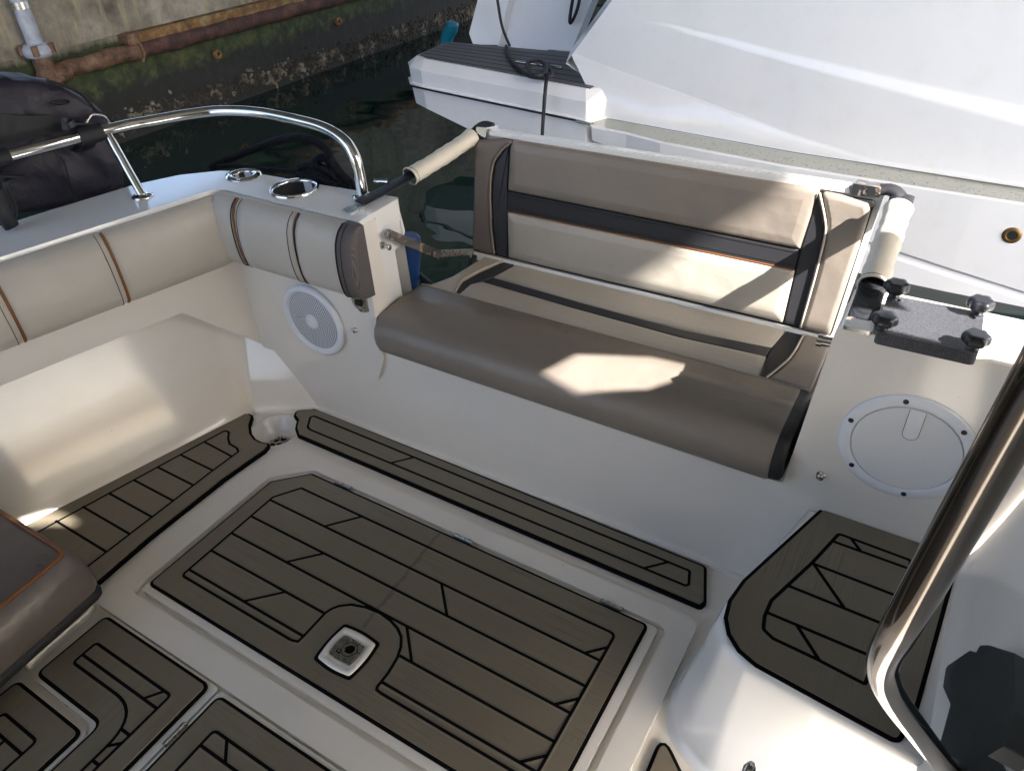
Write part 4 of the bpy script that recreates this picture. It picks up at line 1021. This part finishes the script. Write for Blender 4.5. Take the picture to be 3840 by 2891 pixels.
# aft bulwark thickness and closing
E = [(.075, -1.99), (.284, -2.125), (.343, -2.275), (.716, -1.955), (2.6, -.40)]
ea = [Vector((x, yin(x)+.02, z_)) for z_, x in E]
eb = [Vector((x-(.07 if i > 1 else .02), yin(x)+(.22 if i > 1 else .05), z_+(.03 if i > 1 else 0))) for i, (z_, x) in enumerate(E)]
ec = [Vector((x+.5, yin(x)+.30, z_)) for z_, x in E]
loft(mb, [ea, eb, ec], 0, False, False, False, False)
M['ledge'] = gelcoat('grey_green_ledge', (.40, .41, .36), amt=.8, rough=.3)  # duller grey-green than the hull sides, mottled
M['grey'] = plain('chine_shadow_grey', (.35, .36, .38), .3)  # stands for the shadow under the chine, put into the colour
hull = mb.build('hull', ['hullw', 'ledge', 'grey'], ya)
# superstructure above the frame
mb = MB(); slab(mb, [(-1.2, 4.6), (6, 4.9), (6, 8.2), (-1.8, 8.2)], WORLD, .6, 3.3, 0); mb.build('superstructure', 'hullw', ya, .1, 3)
# through hull
q = W('K', [(1650, 675)], 1, 3.90)[0]; f = (Vector((q.x, 3.905, q.z)), Vector((1, 0, 0)), Vector((0, 0, 1)), Vector((0, -1, 0)))
mb = MB(); lathe(mb, [(.040, -.01), (.040, .004), (.036, .008), (.024, .010), (.019, .008), (.019, -.01)], f, 0, 0, 32, 0, False); slab(mb, circle(0, 0, .0235, 24), f, -.004, .0088, 1)
mb.build('through_hull_fitting', ['brass', 'dark'], ya)
# swim platform
mb = MB()
A0 = [(-1.985, 4.275), (-2.085, 4.205), (-3.485, 4.452), (-3.60, 4.522), (-3.640, 4.92), (-3.567, 4.958), (-2.0, 4.99)]
A1 = [(-1.945, 4.262), (-2.045, 4.133), (-3.455, 4.362), (-3.60, 4.420), (-3.69, 4.52), (-3.70, 5.0), (-2.0, 5.0)]
def ring(pts, zf): return [Vector((p[0], p[1], zf(p[0]) if callable(zf) else zf)) for p in pts][::-1]
zb = lambda x: -.07-.07*max(0, x+3.6)-.07*max(0, x+3.6)**2
rings = [ring(A0, .24), ring(A1, .185), ring(offset(A1, -.006), .085)]
loft(mb, [ring(offset(A0, -.02), .2405)]+rings, 0, True, False, False, True)
loft(mb, [ring(offset(A1, -.006), .085), ring(offset(A1, .012), .080), ring(offset(A1, .012), .060), ring(offset(A1, -.004), .055), ring(offset(A1, -.02), zb), ring(offset(A1, -.16), lambda x: zb(x)-.08)], 0, True, True, False, True)
mb.add(ring(offset(A0, -.02), .2405), [tuple(range(7))[::-1]], 0, False)
pf = mb.build('swim_platform', 'hullw', ya)
mb = MB()
dm = [(-2.06, 4.215), (-3.47, 4.468), (-3.585, 4.54), (-3.622, 4.90), (-3.56, 4.94), (-2.0, 4.97)]
slab(mb, dm[::-1], WORLD, .238, .246, 0)
for k in range(6):
    y0 = 4.87-.075*k
    ribbon(mb, [(-3.57+.0*k, y0), (-2.02, y0-.07-.03*k)], .009, WORLD, .246, False, False)
mb.build('deck_mat', ['greydeck', 'black'], pf)
mb = MB(); e = [Vector((p[0], p[1], .070)) for p in offset(A1, .016)]; tube(mb, smoothpath([(-2.05, e[1].y+.004, .070)]+[tuple(p) for p in e[2:5]], 6), .007, 8, 0); mb.build('rub_strip', ['dark'], pf)
mb = MB(); tube(mb, [tuple(Vector((-2.10, 4.125, .070))), tuple(Vector((-1.99, 4.105, .069)))], .018, 12, 0, flat=.6)
mb.build('strip_end', 'steel', pf)
mb = MB(); cl = W('P', [(1270, 240), (1770, 310)], 2, .275)
tube(mb, [cl[0], cl[1]], .011, 12, 0); mcl = cl[0].lerp(cl[1], .5)
for t in (.32, .66):
    p = cl[0].lerp(cl[1], t); tube(mb, [p, (p.x, p.y, .245)], .010, 10, 0)
mb.build('cleat', 'steel', pf)
# stern panels
yy = 5.02
def onY(c, pts, y): return [(p.x, p.z) for p in W(c, pts, 1, y)]
def panel(name, pts, y, d, mat='hullw', bev=.006):
    q = onY('2', pts, y); q = q if area(q) > 0 else q[::-1]
    mb = MB(); slab(mb, q, FXZ(y), -d, 0, 0); return mb.build(name, mat, ya, bev)
panel('stern_panel', [(1160, -600), (950, 215), (975, 285), (1140, 290), (1330, -600)], 5.03, .10)
panel('stern_panel', [(1300, -600), (1130, 310), (1440, 330), (1780, -600)], 5.12, .10)
panel('stern_panel', [(1760, -600), (1430, 315), (1600, 330), (1980, -600)], 5.03, .12)
mb = MB(); q = W('2', [(1640, -150), (1600, 60), (1595, 150), (1640, 60), (1680, -150)], 1, 4.95); tube(mb, smoothpath([tuple(p) for p in q], 6), .012, 8, 0); mb.build('cable', 'blackpl', ya)
# mooring lines of the yacht
pts = [tuple(p) for p in W('2', [(1090, -250), (1130, 0), (1160, 170), (1210, 300)], 1, 4.86)]
ropeobj('mooring_line', 'grey green mooring line coming down to the yacht platform', 'rope', [pts], .010, M['webbing'])
knot = []
pts = [tuple(p) for p in W('P', [(1160, 70), (1175, 150), (1240, 260), (1330, 340), (1420, 400), (1560, 420)], 2, .262)]
kn1 = [tuple(p) for p in W('P', [(1400, 320), (1380, 270), (1440, 235), (1540, 240), (1600, 300), (1560, 380), (1450, 385), (1400, 320)], 2, .30)]
kn2 = [tuple(p) for p in W('P', [(1560, 250), (1600, 300), (1640, 330), (1660, 380), (1620, 400), (1570, 350), (1600, 290), (1625, 265)], 2, .295)]
hang = [Vector(p) for p in W('P', [(1620, 400)], 2, .27)][0]
h2 = [tuple(hang), tuple(W('P', [(1600, 440)], 1, 4.20)[0]), tuple(W('P', [(1585, 560)], 1, 4.10)[0]), tuple(W('P', [(1565, 830)], 1, 4.085)[0]), tuple(W('P', [(1550, 1100)], 1, 4.08)[0]), tuple(W('P', [(1540, 1400)], 1, 4.07)[0])]
ropeobj('knotted_rope', 'thin black rope knotted round the cleat of the yacht platform and hanging down its side', 'rope', [pts, kn1, kn2, h2], .0115, M['webbing'])
# drops of water on the ledge
mb = MB()
for _ in range(420):
    x = random.uniform(-1.6, .4)+random.random()*.3; t = random.random()**.5; y = yin(x)-.02-.135*t; r = random.uniform(.0015, .0045)
    rr = r*random.uniform(1, 2)
    top_v = []
    for zz, s in ((.0, 1), (.5, .8), (.8, .4)):
        for k in range(6): top_v.append((x+rr*s*math.cos(k*pi/3), y+r*s*math.sin(k*pi/3), .072-.012*(.02+.135*t)/.165+zz*r*.7))
    mb.add(top_v, [(a, (a+1) % 6, 6+(a+1) % 6, 6+a) for a in range(6)]+[(6+a, 6+(a+1) % 6, 12+(a+1) % 6, 12+a) for a in range(6)]+[tuple(range(12, 18))], 0, True)
M['drop'] = newmat('water_drop')[0]; setb(M['drop'].node_tree.nodes['Principled BSDF'], Base_Color=(.9, .93, .95), Roughness=.05, Transmission_Weight=.7, IOR=1.33)
o = mb.build('water_drops', 'drop', hull); tag(o, kind='stuff')

# ================================================================== SEA WALL
XW = -6.1
wall = empty('sea_wall', (XW, 5, -.45), 'weathered concrete sea wall with green algae and a rusty pipe along it', 'sea wall')
mb = MB(); slab(mb, [(-5, -1.6), (16, -1.6), (16, .335), (-5, .335)], FYZ(XW), -.6, 0, 0)
slab(mb, [(-5, .335), (16, .345), (16, 1.65), (-5, 1.65)], FYZ(XW), -.6, .03, 0)
for y in (4.55-.0, 5.59, 7.22, 8.4, 2.6):
    pass
wo = mb.build('concrete_face', 'wall', wall, .01)
mb = MB()
for y in (5.585, 7.217, 8.39): slab(mb, [(y-.006, -.7), (y+.006, -.7), (y+.004, .12), (y-.004, .12)], FYZ(XW), -.001, .002, 0)
mb.build('panel_joints', 'dark', wall)
mb = MB()
slab(mb, [(3.98, .262), (16, .262), (16, .340), (3.98, .335)], FYZ(XW), 0, .10, 0)
mb.build('stone_lip', 'rustlip', wall, .012)
mb = MB()
pts = [(XW+.07, 3.23+.12*i, .205+.006*math.sin(i*1.9)-.002*i*0) for i in range(0, 100)]
rad = [(.062 if p[1] < 3.85 else .066)*(1+.06*math.sin(i*2.3)+.04*math.sin(i*5.1)) for i, p in enumerate(pts)]
tube(mb, pts[:7], [r*1.0 for r in rad[:7]], 14, 1); tube(mb, pts[6:], rad[6:], 14, 0)
mb.build('rusty_pipe', ['rustpipe', 'rustel'], wall)
mb = MB(); tube(mb, [(XW+.03, 3.93, .34), (XW+.10, 3.935, .315), (XW+.145, 3.945, .25), (XW+.15, 3.95, .18), (XW+.10, 3.95, .125)], .013, 8, 0)
slab(mb, fillet([(3.86, .26), (3.97, .26), (3.98, .345), (3.86, .345)], .02), FYZ(XW), .0, .12, 0)
mb.build('pipe_clamp', 'rustel', wall, .006)
for y, z_ in ((4.76, .0), (6.38, -.022), (8.1, -.02)):
    mb = MB(); lathe(mb, [(.040, 0), (.040, .03), (.018, .035), (.018, .02)], FYZ(XW), y, z_, 20, 0, False); slab(mb, circle(y, z_, .02, 16), FYZ(XW), .0, .015, 1); mb.build('wall_socket', ['rustlip', 'dark'], wall)
mb = MB(); slab(mb, [(-40, -20), (XW-.1, -20), (XW-.1, 40), (-40, 40)], WORLD, 1.3, 1.62, 0)
tag(mb.build('quay', 'wall', None), kind='structure')
# standpipe
sp_ = empty('standpipe', (XW+.12, 3.14, .1), 'grey plastic standpipe with a rusty flange against the sea wall', 'pipe')
mb = MB(); tube(mb, [(XW+.13, 3.135, .41), (XW+.13, 3.135, 2.2)], .055, 24, 0); mb.build('pipe', 'pvc', sp_)
mb = MB(); tube(mb, [(XW+.13, 3.135, .655), (XW+.13, 3.135, .70)], .060, 24, 0); mb.build('metal_band', 'steeld', sp_)
mb = MB(); lathe(mb, [(.058, .43), (.085, .425), (.10, .405), (.105, .375), (.095, .345), (.07, .335)], WORLD, XW+.13, 3.135, 24, 0)
for a in (.6, 2.6, 4.2, 5.6):
    tube(mb, [(XW+.13+.10*math.cos(a), 3.135+.10*math.sin(a), .36), (XW+.13+.10*math.cos(a), 3.135+.10*math.sin(a), .425)], .024, 10, 1)
mb.build('flange', ['pvc', 'rustel'], sp_)
mb = MB(); tube(mb, [(XW+.13, 3.135, .35), (XW+.13, 3.135, .24), (XW+.125, 3.14, .18)], [.068, .066, .075], 20, 0); lathe(mb, [(.078, .20), (.10, .19), (.10, .165), (.08, .155)], WORLD, XW+.13, 3.135, 20, 0)
tube(mb, [(XW+.12, 3.10, .17), (XW+.10, 3.20, .19), (XW+.08, 3.30, .2)], .074, 16, 0)
tube(mb, [(XW+.13, 3.14, .16), (XW+.13, 3.14, -.7)], .06, 16, 0)
mb.build('rusty_elbow', 'rustel', sp_)
# oysters
mb = MB()
for _ in range(2300):
    y = random.uniform(3.0, 11); z_ = random.gauss(-.315, .045)-.012*(y-4)*.6
    if random.random() < .06: z_ -= random.random()*.1
    r = random.uniform(.006, .016)*(1 if random.random() > .04 else 1.5); el = random.uniform(1, 2.0); rot = random.uniform(0, pi); tl = random.uniform(-.4, .4)
    vs = []
    for h, s in ((0, 1), (.45, .95), (.8, .6)):
        for k in range(7):
            a = k*2*pi/7; u_, w_ = r*s*math.cos(a), r*s*el*math.sin(a)
            vs.append((XW+.0+h*r*1.3, y+u_*math.cos(rot)-w_*math.sin(rot)+h*tl*r, z_+u_*math.sin(rot)+w_*math.cos(rot)))
    mb.add(vs, [(a, (a+1) % 7, 7+(a+1) % 7, 7+a) for a in range(7)]+[(7+a, 7+(a+1) % 7, 14+(a+1) % 7, 14+a) for a in range(7)]+[tuple(range(14, 21))], 0, False)
tag(mb.build('oysters', 'oyster', None), 'crust of oysters on the sea wall just above the water', 'oysters', kind='stuff')
# teal hose
mb = MB(); q = [tuple(p) for p in W('O', [(2040, 170), (2012, 143), (1985, 190), (1985, 290), (1990, 480)], 1, 6.4)]
q = [tuple(p) for p in W('O', [(2022, 155), (2015, 200), (1992, 240), (1982, 300), (1980, 480)], 1, 6.4)]
tube(mb, smoothpath(q, 5), [.045]+[.062]*20, 16, 0); tag(mb.build('bent_pipe', 'teal', None), 'bent teal plastic pipe standing behind the yacht platform', 'pipe')

# ================================================================== WATER, LAND
mb = MB(); mb.add([(-60, -60, -.45), (60, -60, -.45), (60, 80, -.45), (-60, 80, -.45)], [(0, 1, 2, 3)], 0, False)
tag(mb.build('water', 'water', None), 'dark green harbour water', 'water', kind='structure')

# ================================================================== HARDTOP AND ADDED SUN SCREEN (shades the cockpit; above and to starboard of the view)
M['cabin'] = plain('tinted_cabin_front', (.10, .10, .10), .35)
M['headl'] = plain('hardtop_lining', (.62, .60, .56), .5)
SUN_EL, SUN_SY = math.radians(41), -.20
sv = Vector((math.cos(SUN_EL)*math.cos(math.asin(SUN_SY)), SUN_SY, math.sin(SUN_EL))).normalized()
rh = []  # opening added to the hardtop to drop a sun patch on the sole
for p in ((-2.03, .480), (-1.976, .570), (-1.900, .580), (-1.815, .575), (-1.964, .490)):
    t = 2.09/sv.z; rh.append((p[0]+sv.x*t, p[1]+sv.y*t))
mb = MB(); slab(mb, fillet([(-1.95, -2.6), (.80, -2.6), (.80, 1.05), (-1.6, 1.05)], .15), WORLD, 2.07, 2.10, 0, [rh]); mb.build('hardtop', 'headl', boat, .02)
XC = .80
mb = MB(); slab(mb, [(-1.25, .0), (.95, .0), (.95, 2.06), (-1.25, 2.06)], FXZ(-1.25), -.02, .02, 0); mb.build('cabin_bulkhead', 'cabin', boat)  # unseen cabin front, its width and dark tone set to cut glare
def proj(p): t = (XC-p[0])/sv.x; return (p[1]+sv.y*t, p[2]+sv.z*t)
h1 = [proj((.70, 1.312, .74)), proj((.70, 1.47, .74)), proj((-.12, 1.47, .745)), proj((-.373, 1.462, .45)), proj((-.533, 1.446, .45)), proj((-.700, 1.370, .45)), proj((-.730, 1.275, .45)), proj((-.60, 1.255, .45)), proj((-.40, 1.300, .52)), proj((-.10, 1.300, .745)), proj((-.065, 1.280, .775)), proj((.125, 1.280, .770)), proj((.14, 1.312, .745))]
e0, e1_, e2, e3 = proj((.60, 1.70, .45)), proj((-.15, 1.728, .45)), proj((-.85, 1.728, .45)), proj((-1.05, 1.728, .45))
mb = MB(); slab(mb, [(-2.6, .742), (e0[0], .742), e0, e1_, e2, (e3[0], 2.05), (-2.6, 2.05)], FYZ(XC), -.006, .006, 0, [h1]); mb.build('sun_shaping_screen', 'headl', boat)  # added screen, its hole and edge cut to shape the sun patches
for x, y in ((-1.85, -.9), (.78, -.9), (.78, .45)):
    mb = MB(); tube(mb, [(x, y, .72), (x, y, 2.06)], .02, 12, 0); mb.build('hardtop_post', 'steel', boat)
# covered berth: roof over the quay and the boats, open to starboard and ahead
shed = empty('boathouse_roof', (-4, 6, 5), 'boathouse roof over the berths, above the picture', 'roof')
M['shed'] = plain('weathered_sheet_roof', (.16, .15, .14), .7)
mb = MB(); sk = -1.93+sv.x*5/sv.z, .53+sv.y*5/sv.z  # unseen roof: outline and opening shaped to steer sun and shade
slab(mb, [(-12, -2.8), (4.4, -2.8), (4.4, 1.2), (9.5, 1.6), (9.5, 15), (-12, 15)], WORLD, 5.0, 5.1, 0, [[(sk[0]-.35, sk[1]-.25), (sk[0]+.35, sk[1]-.25), (sk[0]+.35, sk[1]+.25), (sk[0]-.35, sk[1]+.25)]]); mb.build('roof_sheet', 'shed', shed)
for y in (-1.5, 1.1, 3.7, 6.3, 8.9, 11.5):
    mb = MB(); box(mb, -6.75, -6.6, y-.07, y+.07, 1.6, 5.0); mb.build('roof_post', 'shed', shed)
mb = MB(); box(mb, -6.72, -6.63, -3, 14, 3.1, 3.22); mb.build('roof_rail', 'shed', shed)
for y in (1.0, 3.5, 6.5, 9.5):
    mb = MB(); box(mb, -12, 4.3, y-.1, y+.1, 4.80, 5.0); mb.build('roof_beam', 'shed', shed)

# ================================================================== LIGHT
wd = bpy.data.worlds.new('World'); bpy.context.scene.world = wd; wd.use_nodes = True; nt = wd.node_tree
sky = nt.nodes.new('ShaderNodeTexSky'); sky.sky_type = 'NISHITA'; sky.sun_disc = False
sky.sun_elevation = SUN_EL; az = math.atan2(sv.x, sv.y); sky.sun_rotation = az
sky.air_density = .9; sky.dust_density = 4.0; sky.ozone_density = .8
bg = nt.nodes['Background']; nt.links.new(sky.outputs[0], bg.inputs[0]); bg.inputs[1].default_value = .15
sl = bpy.data.lights.new('Sun', 'SUN'); sl.energy = 4.9; sl.angle = math.radians(.6); sl.color = (1, .95, .89)
so3 = bpy.data.objects.new('Sun', sl); C.objects.link(so3); so3.rotation_euler = (-sv).to_track_quat('-Z', 'Y').to_euler()
cam = bpy.data.cameras.new('Camera'); co = bpy.data.objects.new('Camera', cam); C.objects.link(co)
cam.sensor_width = 36; cam.lens = 36*FPX/3840; cam.clip_start = .02; cam.clip_end = 500
R = Matrix((rt, -dn, -fw)).transposed().to_4x4(); co.matrix_world = Matrix.Translation(EYE) @ R
bpy.context.scene.camera = co
vs_ = bpy.context.scene.view_settings; vs_.view_transform = 'Standard'; vs_.look = 'None'; vs_.exposure = 2.38; vs_.gamma = 1
